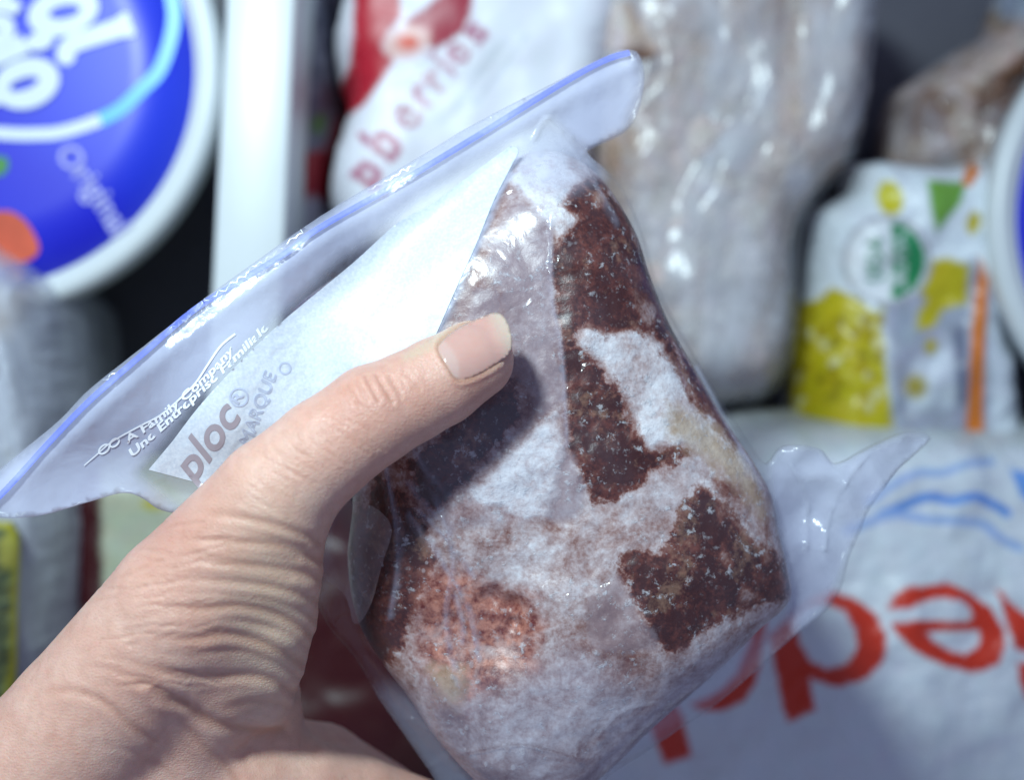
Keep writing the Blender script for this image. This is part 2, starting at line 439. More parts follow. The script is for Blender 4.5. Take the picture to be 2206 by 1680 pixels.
# ------------------------------------------------------------------ white divider
c0, c1 = P(486, 0, 0.11), P(637, 0, 0.11)
o = slab('divider', c0[0], c1[0], -0.075, 0.20, 0.0, 0.11, M_white, None, 0.0016)
o.rotation_euler = (0, 0, 0)
me = o.data
for v in me.vertices: v.co.x += (v.co.y - c0[1]) * 0.048     # the bar leans a little in plan
tag(o, 'upright white plastic divider bar between blue tub and raspberry bag', 'divider')

# ------------------------------------------------------------------ printed and clear bags behind
def wrn(s, amp, ax=1.0, ay=1.0, seed=0.0):
    return lambda vv, XY: amp * fbm(np.column_stack([XY[:, 0] * ax, XY[:, 1] * ay, XY[:, 0] * 0]), s, 3, seed)
# raspberry pouch
rb = pillow('raspberry_bag', [(716, 440), (722, 350), (752, 245), (735, 190), (722, 100), (745, 0), (760, -110), (1010, -150), (1260, -70), (1330, 20), (1382, 52), (1345, 110), (1290, 330), (1200, 620), (950, 640), (770, 560)], 9, 0.060, 0.102, 0.0, 90, M_print, None, wrn(28, 0.0022, seed=3))
ras = [(zm(2, [(340, 1090)])[0], zm(2, [(430, 1010)])[0]), ]
lt = []
for ch, (sx, sy), h, ln in (('p', (330, 1190), 84, 150), ('b', (450, 1020), 92, 155), ('e', (575, 830), 84, 140), ('r', (690, 680), 78, 90), ('r', (765, 580), 74, 88), ('i', (845, 470), 80, 34), ('e', (890, 420), 72, 122), ('s', (1005, 285), 66, 110)):
    st = zm(2, [(sx, sy)])[0]; en = zm(2, [(sx + ln * 0.62, sy - ln * 0.78)])[0]
    lt += word(ch, st, en, h, bold=0.012 if ch == 'e' else 0.03)
red, red2 = (0.34, 0.004, 0.03), (0.44, 0.010, 0.025)
lay = [('poly', [zm(2, [(230, -300), (500, -200), (520, 100), (440, 200), (400, 300), (480, 370), (300, 640), (150, 760), (90, 700), (130, 560), (200, 400), (220, 200)])], red2, 8),
       ('poly', [zm(2, [(540, 130), (700, 20), (860, -120), (970, -60), (960, 70), (900, 200), (720, 320), (690, 260), (600, 190)])], red, 8),
       ('poly', [ell(*zm(2, [(560, 260)])[0], 50, 34, -0.3)], (0.72, 0.42, 0.38), 16),
       ('poly', [ell(*zm(2, [(565, 262)])[0], 22, 15)], (0.65, 0.05, 0.01), 8),
       ('poly', lt, (0.42, 0.11, 0.19), 4)]
for k in range(7):
    a = zm(2, [(700 + k * 70, 800 - k * 40)])[0]; b = zm(2, [(1080 + k * 55, 260 - k * 10)])[0]
    if k in (1, 2, 4): lay.append(('line', (resample([a, b], 30, False), 9), (0.42, 0.45, 0.50), 10, 0.55))
paint(rb, (0.78, 0.78, 0.83), lay)
tag(rb, 'white pouch printed with red raspberries and pink lettering behind the zip bag', 'frozen pouch')
# darker fruit pouch beside the divider
fb = pillow('fruit_bag', [(640, -60), (700, -80), (735, 60), (745, 230), (728, 350), (722, 470), (700, 540), (640, 560), (618, 400), (630, 150)], 9, 0.045, 0.072, 0.0, 40, M_print, None, wrn(40, 0.004, seed=9))
paint(fb, (0.16, 0.16, 0.22), [('noise', (0.02, 1, 1, 4.0, 0.0), (0.34, 0.33, 0.42), 0.5),
      ('poly', [zm(1, [(1860, 960), (2030, 930), (2120, 700), (2206, 400), (2206, 1300), (1980, 1260), (1850, 1260)])], (0.33, 0.005, 0.02), 10),
      ('poly', [ell(687, 265, 16, 22, 0.3)], (0.08, 0.18, 0.02), 8), ('poly', [ell(675, 455, 26, 34)], (0.42, 0.40, 0.48), 12)])
tag(fb, 'grey pouch with red fruit picture wedged beside the white divider', 'frozen pouch')

# large clear bag: frozen brown pieces inside a frosty film
OB = [(1230, -60), (1500, -110), (1760, -100), (1868, -40), (1866, 140), (1850, 270), (1825, 370), (1760, 430), (1712, 520), (1708, 640), (1700, 770), (1650, 862), (1560, 880), (1440, 860), (1330, 700), (1270, 480), (1235, 300), (1225, 100)]
br = pillow('frozen_bread', [(1250 + (x - 1250) * 0.97, 380 + (y - 380) * 0.97) for x, y in OB], 11, 0.052, 0.094, 0.002, 110, M_food, None, wrn(30, 0.007, seed=5))
paint(br, (0.52, 0.39, 0.33), [('noise', (0.010, 1, 0.6, 1.0, -0.05), (0.34, 0.20, 0.13), 0.6), ('noise', (0.014, 1, 0.5, 7.0, 0.05), (0.68, 0.60, 0.58), 0.6),
      ('poly', [ell(1385, 130, 40, 30)], (0.15, 0.07, 0.04), 26), ('poly', [ell(1345, 330, 40, 55)], (0.38, 0.20, 0.09), 30), ('poly', [ell(1330, 210, 30, 40)], (0.40, 0.24, 0.13), 30),
      ('poly', [ell(1560, 520, 160, 330)], (0.66, 0.64, 0.65), 160, 0.45), ('poly', [ell(1550, 780, 60, 45)], (0.36, 0.30, 0.28), 50, 0.8)])
tag(br, 'pale brown frozen pieces inside the large frosty clear bag', 'frozen food')
M_film_big = film_mat('frosty_film', 0.07, 0.50, (0.68, 0.71, 0.78), (50, 22, 30), 0.3, 0.38, 0.66, 80, 0.0010)
fm = pillow('clear_bag', OB, 10, 0.052, 0.098, 0.0, 105, M_film_big, None, lambda vv, XY: 0.0034 * fbm(np.column_stack([XY[:, 0] + 0.012 * np.sin(XY[:, 1] * 40), XY[:, 1] * 0.45, XY[:, 0] * 0]), 60, 4, 2.0))
tag(fm, 'large frosty clear plastic bag with long creases beside the corn bag', 'plastic bag')

# upper right clear bag
OC = [(1888, 300), (1905, 212), (1960, 172), (2050, 112), (2130, 62), (2150, -20), (2240, -80), (2400, -60), (2420, 200), (2330, 380), (2120, 420), (1960, 400), (1895, 370)]
cr_ = pillow('frozen_chunks', [(2100 + (x - 2100) * 0.95, 220 + (y - 220) * 0.95) for x, y in OC], 11, 0.046, 0.072, 0.002, 90, M_food, None, wrn(50, 0.012, seed=15))
paint(cr_, (0.50, 0.38, 0.33), [('noise', (0.016, 1, 1, 2.0, 0.0), (0.34, 0.22, 0.14), 0.3),
      ('poly', [spline([(1925, 230), (2000, 190), (2030, 200), (2045, 240), (2020, 290), (1960, 290)], 5, True)], (0.17, 0.075, 0.035), 20),
      ('poly', [spline([(2110, 190), (2200, 120), (2260, 100), (2240, 220), (2160, 270), (2110, 250)], 5, True)], (0.16, 0.07, 0.035), 20),
      ('poly', [spline([(2160, -60), (2300, -60), (2300, 20), (2200, 40), (2140, 20)], 5, True)], (0.30, 0.36, 0.46), 24)])
tag(cr_, 'dark brown frozen chunks inside the clear bag above the corn bag', 'frozen food')
fm2 = pillow('clear_bag', OC, 10, 0.046, 0.075, 0.0, 85, film_mat('frosty_film_b', 0.02, 0.26, (0.70, 0.72, 0.80), (45, 45, 45), 0.2, 0.42, 0.62, 120, 0.002), None, wrn(70, 0.006, seed=22))
tag(fm2, 'clear plastic bag of brown chunks behind the corn bag', 'plastic bag')

# corn pouch
z3 = lambda p: zm(3, p); z6 = lambda p: zm(6, p); z9 = lambda p: zm(9, p)
OCN = z3([(800, 1350), (870, 1300), (1040, 1225), (1045, 1040), (1250, 1015), (1600, 1060), (1740, 1040), (1885, 955), (2000, 1060), (2040, 1250), (2030, 1500), (2020, 1800)]) + z6([(2000, 500), (2060, 700), (2080, 900), (2110, 1100), (2100, 1300), (1500, 1400), (800, 1350), (690, 1150), (700, 990), (715, 700), (725, 560), (790, 250)])
cn = pillow('corn_bag', OCN, 7, 0.050, 0.086, 0.0, 90, M_print_soft, None, wrn(45, 0.004, seed=31), smooth_out=False)
seal = zm(6, [(1345, 85)])[0]; gr = (0.02, 0.26, 0.09); ye = (0.52, 0.43, 0.008)
seal = (1911, 561)
right_half = [p for p in ell(seal[0], seal[1], 82, 84, 0, 60) if p[0] > seal[0] + 2]
right_half = sorted(right_half, key=lambda p: p[1])
lay = [('poly', [z6([(1330, 330), (1500, 250), (1900, 60), (2000, 300), (2000, 1300), (1400, 1300), (1380, 900)])], (0.36, 0.38, 0.46), 24),
       ('poly', [z6([(1480, 1000), (1500, 720), (1640, 660), (1760, 620), (1790, 900), (1760, 1000)])], (0.62, 0.66, 0.72), 24),
       ('poly', [z6([(720, 1300), (715, 800), (735, 560), (800, 350), (920, 325), (1000, 245), (1170, 320), (1290, 430), (1335, 600), (1345, 800), (1400, 1100), (1400, 1300)])], ye, 6),
       ('poly', [z6([(1530, 250), (1600, 90), (1720, 60), (1860, 110), (1850, 350), (1700, 390), (1640, 500), (1540, 520), (1540, 420), (1600, 330)])], ye, 12),
       ('poly', [ell(*z6([(1530, 870)])[0], 24, 26)], (0.40, 0.32, 0.05), 20), ('poly', [ell(*z6([(1625, 620)])[0], 13, 18)], (0.40, 0.34, 0.02), 10),
       ('poly', [ell(*z3([(1370, 1235)])[0], 28, 38, -0.25)], (0.60, 0.53, 0.01), 6),
       ('poly', [z3([(1600, 1120), (1850, 1135), (1810, 1270), (1660, 1450), (1625, 1300)])], (0.16, 0.36, 0.05), 8),
       ('poly', [ell(*z3([(1890, 1390)])[0], 14, 26, 0.2)], ye, 8),
       ('poly', [z3([(1880, 950), (1930, 1070), (1870, 1170), (1815, 1150)])], (0.70, 0.20, 0.02), 5),
       ('poly', [z6([(1930, 60), (1985, 200), (1960, 600), (1950, 1000), (1960, 1300), (1830, 1300), (1860, 900), (1880, 500)])], (0.70, 0.19, 0.015), 8),
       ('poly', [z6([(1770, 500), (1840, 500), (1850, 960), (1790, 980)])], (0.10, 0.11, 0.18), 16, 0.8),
       ('poly', [ell(seal[0], seal[1], 98, 98)], (0.42, 0.42, 0.46), 6), ('poly', [ell(seal[0], seal[1], 86, 88)], (0.80, 0.82, 0.84), 6),
       ('poly', [right_half], gr, 4),
       ('poly', word('ORGANIC', (1952, 624), (1952, 498), 36, bold=0.02), (0.75, 0.8, 0.8), 4), ('poly', word('USDA', (1902, 606), (1902, 512), 34, bold=0.03), gr, 4)]
for k in range(90):
    a = z6([(760 + random.random() * 560, 380 + random.random() * 620)])[0]
    lay.insert(3, ('poly', [ell(a[0], a[1], 12, 8, random.random() * 3)], random.choice([(0.62, 0.52, 0.03), (0.42, 0.33, 0.004), (0.36, 0.27, 0.004), (0.70, 0.66, 0.36), (0.26, 0.19, 0.002)]), 5, 0.9))
lay[3:3] = []
# kernels must lie above the yellow field: move the field first
fld = [L for L in lay if L[2] == ye and len(L[1][0]) == 12][:1]
lay = [L for L in lay if L is not fld[0]]; lay.insert(0, fld[0])
paint(cn, (0.74, 0.79, 0.84), lay)
tag(cn, 'white corn pouch with yellow kernels, green organic seal and orange edge', 'frozen pouch')

# shredded pouch with red upside-down lettering
OS = [(1540, 905), (1640, 880), (1800, 888), (1960, 900), (2110, 905), (2300, 900), (2440, 1000), (2460, 1400), (2420, 1800), (2000, 1900), (1500, 1880), (1180, 1800), (1160, 1500), (1250, 1250), (1400, 1000)]
sh = pillow('shredded_bag', OS, 7, 0.060, 0.108, 0.0, 120, M_print_soft, None, lambda vv, XY: wrn(22, 0.005, seed=41)(vv, XY) + wrn(60, 0.0018, seed=44)(vv, XY))
dR = (0.60, 0.035, 0.012); bl = (0.13, 0.30, 0.72); bl2 = (0.34, 0.46, 0.74)
p_out = z9([(610, 780), (700, 700), (780, 620), (890, 540), (1000, 500), (1150, 540), (1280, 640), (1350, 790), (1330, 930), (1220, 1050), (1040, 1100), (870, 1050), (900, 1240), (730, 1320), (700, 1240), (660, 1010)])
p_in = z9([(800, 650), (870, 590), (950, 570), (1080, 620), (1150, 740), (1165, 850), (1100, 950), (980, 985), (880, 940), (810, 830), (780, 720)])
e_out = z9([(1355, 605), (1400, 520), (1480, 465), (1590, 470), (1720, 440), (1850, 500), (2000, 600), (2080, 740), (2090, 860), (2040, 960), (1900, 1010), (1720, 970), (1530, 880), (1430, 790), (1370, 695), (1600, 680), (1850, 688), (1885, 660), (1860, 590), (1800, 550), (1640, 545), (1540, 580), (1500, 610)])
e_in = z9([(1585, 750), (1920, 745), (1935, 800), (1900, 860), (1840, 890), (1740, 870), (1640, 810)])
r_1 = z9([(2020, 450), (2110, 560), (2206, 640), (2400, 700), (2400, 960), (2206, 880), (2150, 860), (2100, 700), (2060, 560)]); r_2 = z9([(2165, 950), (2330, 930), (2380, 1250), (2230, 1190), (2180, 1080)])
d_bowl = z9([(110, 1210), (300, 1130), (420, 1000), (500, 800), (540, 500), (600, 700), (560, 950), (530, 1080), (450, 1190), (330, 1245), (200, 1250)])
d_stem = z9([(-200, 1100), (20, 1180), (70, 1270), (130, 1530), (-40, 1580), (-110, 1400)])
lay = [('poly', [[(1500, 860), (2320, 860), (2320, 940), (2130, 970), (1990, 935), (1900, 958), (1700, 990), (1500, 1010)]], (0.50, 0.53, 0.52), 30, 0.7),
       ('poly', [p_out, p_in], dR, 4), ('poly', [e_out, e_in], dR, 4), ('poly', [r_1], dR, 4), ('poly', [r_2], dR, 4), ('poly', [d_bowl], dR, 4), ('poly', [d_stem], dR, 4),
       ('line', (spline(z6([(1230, 1600), (1400, 1480), (1550, 1410), (1700, 1410), (1850, 1355), (2000, 1340)])), 17), bl2, 8),
       ('line', (spline(z6([(1300, 1680), (1400, 1640), (1600, 1560), (1750, 1585), (1900, 1560), (2000, 1600), (2100, 1660)])), 20), bl, 6),
       ('line', (spline(z9([(1100, 120), (1200, 80), (1400, 20), (1600, 50), (1800, 60), (1950, 80), (2050, 160), (2180, 230)])), 19), bl2, 7),
       ('poly', [z6([(2120, 1390), (2206, 1400), (2300, 1420), (2260, 1600), (2190, 1560)])], bl, 8)]
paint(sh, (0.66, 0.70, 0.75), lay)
tag(sh, 'white pouch with large red upside-down lettering and blue wavy lines', 'frozen pouch')

# left clear bag
OL = [(-120, 560), (-60, 500), (0, 508), (60, 545), (130, 590), (165, 622), (182, 680), (192, 780), (202, 900), (204, 1050), (198, 1180), (190, 1300), (180, 1420), (120, 1560), (-60, 1600), (-200, 1300), (-200, 800)]
lb = pillow('frozen_rolls', [(0 + (x - 0) * 0.93, 1000 + (y - 1000) * 0.95) for x, y in OL], 11, 0.075, 0.122, 0.002, 80, M_food, None, wrn(40, 0.010, seed=51))
paint(lb, (0.46, 0.47, 0.52), [('noise', (0.014, 1.4, 0.5, 3.0, 0.05), (0.30, 0.30, 0.36), 0.3), ('poly', [ell(-10, 660, 60, 60)], (0.62, 0.45, 0.28), 40), ('poly', [ell(70, 630, 50, 26)], (0.45, 0.32, 0.24), 30, 0.7)])
tag(lb, 'grey brown frozen food inside the clear bag below the blue tub', 'frozen food')
fl = pillow('clear_bag', OL, 9, 0.075, 0.126, 0.0, 75, film_mat('grey_film', 0.35, 0.75, (0.72, 0.75, 0.84), (70, 14, 30), 0.16, 0.34, 0.66, 100, 0.002), None,
            lambda vv, XY: 0.010 * fbm(np.column_stack([XY[:, 0] * 1.0 + 0.25 * XY[:, 1], XY[:, 1] * 0.22, XY[:, 0] * 0]), 85, 3, 6.0))
tag(fl, 'grey translucent bag with long folds below the blue lidded tub', 'plastic bag')
# yellow edged pouch at the left border
yb = pillow('green_pouch', [(-220, 1150), (0, 1125), (30, 1135), (42, 1180), (36, 1300), (34, 1450), (20, 1545), (-60, 1640), (-240, 1640)], 8, 0.128, 0.140, 0.121, 30, M_print, None, wrn(50, 0.002, seed=61))
paint(yb, (0.10, 0.13, 0.07), [('noise', (0.05, 1, 1, 1.0, 0.1), (0.26, 0.30, 0.12), 0.3), ('line', (np.array([(-30, 1130), (15, 1128), (34, 1150), (34, 1300), (28, 1440), (12, 1540)]), 17), (0.55, 0.50, 0.03), 6), ('poly', [ell(14, 1190, 18, 38)], (0.60, 0.56, 0.10), 12)])
tag(yb, 'dark green pouch with yellow border lying over the grey bag', 'frozen pouch')
# red packet with cream panel; stretched and darkened to stand for the shaded palm
rp = pillow('red_packet_palm_shade', [(190, 1010), (420, 990), (700, 1060), (960, 1250), (1040, 1600), (900, 1800), (520, 1820), (230, 1700), (196, 1400)], 11, 0.055, 0.085, 0.0, 45, M_print, None, wrn(30, 0.003, seed=71))
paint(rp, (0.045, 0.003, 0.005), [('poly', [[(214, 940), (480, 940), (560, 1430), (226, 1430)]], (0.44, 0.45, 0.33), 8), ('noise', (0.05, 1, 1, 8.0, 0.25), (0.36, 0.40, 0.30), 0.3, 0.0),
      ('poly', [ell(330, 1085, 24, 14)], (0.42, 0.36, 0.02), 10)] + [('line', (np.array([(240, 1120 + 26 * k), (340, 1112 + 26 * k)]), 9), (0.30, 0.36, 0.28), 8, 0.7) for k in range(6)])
tag(rp, 'red packet, darkened for the palm shade, with cream and green printed panel half hidden behind the hand', 'frozen pouch')

# ------------------------------------------------------------------ frozen meat
ZM = 0.235; HM = 0.0185
MO = spline([(1180, 322), (1245, 345), (1295, 385), (1335, 440), (1372, 510), (1398, 590), (1440, 695), (1500, 800), (1562, 905), (1622, 995), (1662, 1070), (1678, 1150), (1694, 1215), (1704, 1280), (1680, 1318), (1640, 1350), (1570, 1420), (1480, 1500), (1400, 1570), (1330, 1640), (1240, 1710), (1130, 1730), (1040, 1690), (950, 1600), (880, 1500), (820, 1420), (770, 1330), (750, 1200), (760, 1060), (720, 900), (640, 760), (622, 700), (650, 650), (800, 545), (960, 430), (1090, 350)], 8, True)
mo = resample(MO, MO.__len__() * 0 + 13)
cM = np.array([1230.0, 1000.0]); NR = 150; n = len(mo)
oXY = np.array([P(x, y, ZM)[:2] for x, y in mo]); cXY = P(*cM, ZM)[:2]
tt = np.linspace(0, 1, NR + 1)[1:] ** 0.85
V = [np.array([cXY[0], cXY[1], 0.0])]
front = [np.column_stack([cXY + (oXY - cXY) * t, np.full(n, math.sqrt(max(0, 1 - t ** 4.5)))]) for t in tt]
FV = np.vstack([[[*cXY, 1.0]]] + front)
lump = fbm(np.column_stack([FV[:, :2], FV[:, 0] * 0]), 26, 3, 1.3)
fine = fbm(np.column_stack([FV[:, :2], FV[:, 0] * 0]), 160, 3, 4.3)
q2 = PX(np.column_stack([FV[:, :2], np.full(len(FV), ZM + 0.015)]))
slope = np.clip((q2[:, 0] - (1215 + (q2[:, 1] - 500) * 0.22)) / 330, 0, 1)          # right flank falls away
crater = np.zeros(len(q2))
for cx, cy, rx, ry, dp in ((960, 1380, 70, 60, .0022), (1090, 1370, 70, 70, .003), (1105, 1305, 26, 22, .0022), (1110, 1345, 16, 14, .002), (1060, 1290, 24, 24, .002)):
    crater -= dp * np.exp(-((q2[:, 0] - cx) / rx) ** 2 - ((q2[:, 1] - cy) / ry) ** 2)
FZ = ZM + HM * FV[:, 2] + (lump * 0.0022 + fine * 0.0005 - 0.0045 * slope + crater) * np.clip(FV[:, 2] * 1.4, 0, 1)
bt = np.linspace(0, 1, 31)[1:-1]
back = [np.column_stack([cXY + (oXY - cXY) * t, np.full(n, ZM - HM * math.sqrt(max(0, 1 - t ** 4.5)))]) for t in bt[::-1]]
Vm = np.vstack([np.column_stack([FV[:, :2], FZ])] + back + [[[*cXY, ZM - HM]]])
F = [(0, 1 + k, 1 + (k + 1) % n) for k in range(n)]
R = NR + len(back)
for j in range(R - 1):
    a, b = 1 + j * n, 1 + (j + 1) * n
    F += [(a + k, b + k, b + (k + 1) % n, a + (k + 1) % n) for k in range(n)]
last = len(Vm) - 1
F += [(1 + (R - 1) * n + (k + 1) % n, 1 + (R - 1) * n + k, last) for k in range(n)]
# orientation: outline runs clockwise in pixels -> flip if needed
e1 = oXY[1] - oXY[0]; r0 = oXY[0] - cXY
if r0[0] * e1[1] - r0[1] * e1[0] < 0: F = [f[::-1] for f in F]

DARK = [[(1245, 400), (1272, 388), (1305, 400), (1345, 450), (1378, 515), (1402, 590), (1445, 695), (1480, 765), (1405, 722), (1340, 712), (1300, 722), (1250, 702), (1212, 718), (1196, 650), (1190, 545), (1208, 520), (1240, 475), (1214, 432)],
        [(1213, 722), (1240, 742), (1290, 780), (1320, 830), (1345, 870), (1362, 920), (1400, 970), (1425, 972), (1468, 955), (1480, 980), (1455, 998), (1405, 1012), (1372, 1050), (1320, 1082), (1280, 1082), (1258, 1040), (1232, 980), (1222, 900), (1226, 800)],
        [(1450, 1100), (1505, 1040), (1560, 1075), (1620, 1150), (1692, 1205), (1704, 1290), (1640, 1302), (1590, 1330), (1540, 1350), (1480, 1395), (1430, 1402), (1372, 1305), (1330, 1232), (1345, 1197), (1420, 1192), (1448, 1150)],
        [(880, 1000), (960, 930), (1060, 830), (1112, 820), (1118, 900), (1075, 950), (1040, 1000), (985, 1060), (940, 1092), (900, 1060)],  # dark meat, deepened with the shade under the thumb
        [(820, 1040), (905, 1110), (945, 1200), (900, 1290), (860, 1400), (820, 1440), (760, 1400), (735, 1280), (760, 1120)],  # dark meat, the hand's shade also put into its tone
        [(1440, 715), (1480, 770), (1560, 900), (1610, 975), (1575, 965), (1500, 870), (1430, 765)]]
DARK.append([(1202, 630), (1240, 680), (1248, 740), (1252, 780), (1216, 790), (1208, 720)])
HAZE = [[(1265, 1290), (1330, 1235), (1370, 1310), (1425, 1400), (1340, 1412), (1285, 1402), (1255, 1335)], [(1170, 1060), (1215, 960), (1232, 985), (1262, 1050), (1245, 1110), (1180, 1125)],
        [(960, 640), (1000, 610), (1070, 620), (1080, 680), (1000, 700), (950, 690)], [(1120, 440), (1180, 480), (1188, 640), (1200, 720), (1212, 860), (1160, 900), (1110, 800), (1080, 640), (1040, 560)]]
RED = [[(915, 1235), (1000, 1215), (1062, 1265), (1148, 1290), (1166, 1350), (1150, 1432), (1062, 1472), (1010, 1545), (935, 1500), (905, 1405), (898, 1322)]]
WHITE = [[(1246, 722), (1270, 702), (1312, 720), (1372, 702), (1420, 738), (1470, 792), (1530, 882), (1592, 955), (1642, 1045), (1600, 1030), (1545, 985), (1480, 958), (1425, 958), (1400, 968), (1362, 900), (1340, 840), (1290, 772), (1240, 742)],
         [(1098, 385), (1120, 300), (1180, 255), (1235, 300), (1295, 372), (1240, 398), (1214, 440), (1236, 480), (1208, 530), (1188, 490), (1152, 445)],
         [(1075, 1002), (1140, 945), (1200, 882), (1214, 950), (1204, 1056), (1182, 1108), (1132, 1112), (1050, 1092), (1000, 1062)],
         list(ell(1385, 660, 18, 46, -0.5, 16)), list(ell(1232, 470, 24, 12, -0.2, 12)), list(ell(1290, 430, 20, 24, 0, 12)),
         [(1504, 1034), (1530, 1040), (1602, 1120), (1668, 1200), (1650, 1212), (1580, 1132)], [(1560, 1180), (1590, 1225), (1570, 1232), (1545, 1200)], [(1600, 1260), (1640, 1290), (1590, 1300)], list(ell(1550, 1105, 9, 22, -.3, 12))]
LACY = [
         [(980, 1100), (1100, 1115), (1200, 1125), (1270, 1095), (1372, 1058), (1472, 982), (1512, 1012), (1502, 1062), (1452, 1102), (1440, 1162), (1335, 1198), (1300, 1232), (1258, 1285), (1245, 1395), (1285, 1478), (1400, 1455), (1485, 1420), (1540, 1370), (1640, 1310), (1690, 1310), (1500, 1490), (1300, 1630), (1150, 1680), (1040, 1600), (1100, 1480), (1172, 1425), (1172, 1300), (1105, 1262), (1035, 1222), (965, 1140)],
         [(862, 1490), (880, 1380), (905, 1300), (900, 1420), (940, 1520), (1000, 1580), (930, 1570)],
         ]
TAN = [[(1440, 872), (1535, 915), (1602, 985), (1655, 1095), (1640, 1130), (1600, 1060), (1545, 1010), (1480, 962), (1440, 930)], [(930, 1440), (1000, 1450), (990, 1530), (940, 1500)]]
M_meat, nt, nn, ll, bs = newmat('frozen_meat_surface')
n1 = noisen(nt, 190, 6, 0.65); n2 = noisen(nt, 420, 5, 0.7); n3 = noisen(nt, 75, 5, 0.6); n4 = noisen(nt, 1100, 4, 0.6)
wob0 = mth(nt, 'MULTIPLY', mth(nt, 'SUBTRACT', n3.outputs['Fac'], 0.5), 45)
wob = mth(nt, 'ADD', wob0, mth(nt, 'ADD', mth(nt, 'MULTIPLY', mth(nt, 'SUBTRACT', n1.outputs['Fac'], 0.5), 60), mth(nt, 'MULTIPLY', mth(nt, 'SUBTRACT', n2.outputs['Fac'], 0.5), 60)))
def mask(name, soft, amp=1.0, off=0.0):
    v = mth(nt, 'ADD', attr(nt, name).outputs['Fac'], mth(nt, 'MULTIPLY', wob, amp))
    return mth(nt, 'SUBTRACT', 0.5 + off, mth(nt, 'DIVIDE', v, soft), True)
vor = nd(nt, 'ShaderNodeTexVoronoi', Scale=330.0, _feature='F1'); dsp = nd(nt, 'ShaderNodeVectorMath', _operation='MULTIPLY_ADD'); ll.new(n2.outputs['Color'], dsp.inputs[0]); dsp.inputs[1].default_value = (0.0012, 0.0012, 0.0012); ll.new(texco(nt), dsp.inputs[2])
WP = dsp.outputs[0]
ll.new(WP, vor.inputs['Vector'])
vor2 = nd(nt, 'ShaderNodeTexVoronoi', Scale=900.0, _feature='F1'); ll.new(WP, vor2.inputs['Vector'])
vor3 = nd(nt, 'ShaderNodeTexVoronoi', Scale=190.0, _feature='F1'); ll.new(WP, vor3.inputs['Vector'])
vor4 = nd(nt, 'ShaderNodeTexVoronoi', Scale=1300.0, _feature='F1'); ll.new(texco(nt), vor4.inputs['Vector'])
nA = noisen(nt, 110, 8, 0.68, None, 0.4)
Nn = mth(nt, 'ADD', mth(nt, 'ADD', mth(nt, 'MULTIPLY', nA.outputs['Fac'], 0.55), mth(nt, 'MULTIPLY', n2.outputs['Fac'], 0.25)), mth(nt, 'MULTIPLY', n4.outputs['Fac'], 0.20))
dk = mask('dark', 14); hzm = mask('haze', 14, 0.8); rd = mask('redm', 46, 1.2); tn = mask('tan', 40, 1.0)
wh = mask('white', 16, 0.7); lc = mask('lacy', 90, 1.0)
fr_ = mth(nt, 'ADD', 0.43, mth(nt, 'MULTIPLY', mth(nt, 'SUBTRACT', Nn, 0.5), 2.1))
fr_ = mth(nt, 'ADD', fr_, mth(nt, 'MULTIPLY', lc, 0.16))
fr_ = mth(nt, 'SUBTRACT', fr_, mth(nt, 'MULTIPLY', hzm, 0.03))
fr_ = mth(nt, 'SUBTRACT', fr_, mth(nt, 'MULTIPLY', dk, 0.38))
fr_ = mth(nt, 'ADD', fr_, mth(nt, 'MULTIPLY', wh, 0.34))
cr0 = nd(nt, 'ShaderNodeValToRGB'); ll.new(fr_, cr0.inputs['Fac']); E = cr0.color_ramp.elements
E[0].position = 0.0; E[0].color = (0.055, 0.012, 0.010, 1); E[1].position = 1.0; E[1].color = (0.86, 0.84, 0.87, 1)
for p_, c_ in ((0.20, (0.155, 0.040, 0.027)), (0.34, (0.25, 0.115, 0.09)), (0.48, (0.40, 0.265, 0.25)), (0.66, (0.60, 0.50, 0.505)), (0.84, (0.78, 0.74, 0.765))):
    e_ = E.new(p_); e_.color = (*c_, 1)
col = mixc(nt, mth(nt, 'MULTIPLY', hzm, 0.5), cr0.outputs['Color'], (0.37, 0.29, 0.315))
marb = mth(nt, 'MULTIPLY', ramp(nt, mth(nt, 'ADD', mth(nt, 'MULTIPLY', n3.outputs['Fac'], 0.6), mth(nt, 'MULTIPLY', n2.outputs['Fac'], 0.4)), 0.54, 0.62), 0.42)
col = mixc(nt, mth(nt, 'MULTIPLY', marb, dk), col, (0.38, 0.22, 0.14))
redc = mixc(nt, ramp(nt, n2.outputs['Fac'], 0.36, 0.64), (0.16, 0.020, 0.014), (0.62, 0.25, 0.17))
redc = mixc(nt, mth(nt, 'MULTIPLY', ramp(nt, nA.outputs['Fac'], 0.5, 0.68), 0.8), redc, (0.58, 0.44, 0.42))
col = mixc(nt, mth(nt, 'MULTIPLY', rd, 0.9), col, redc)
tanc = mixc(nt, ramp(nt, n1.outputs['Fac'], 0.3, 0.7), (0.34, 0.20, 0.10), (0.68, 0.56, 0.44))
col = mixc(nt, mth(nt, 'MULTIPLY', tn, 0.85), col, tanc)
whm = mth(nt, 'MAXIMUM', wh, mth(nt, 'MULTIPLY', lc, 0.6))
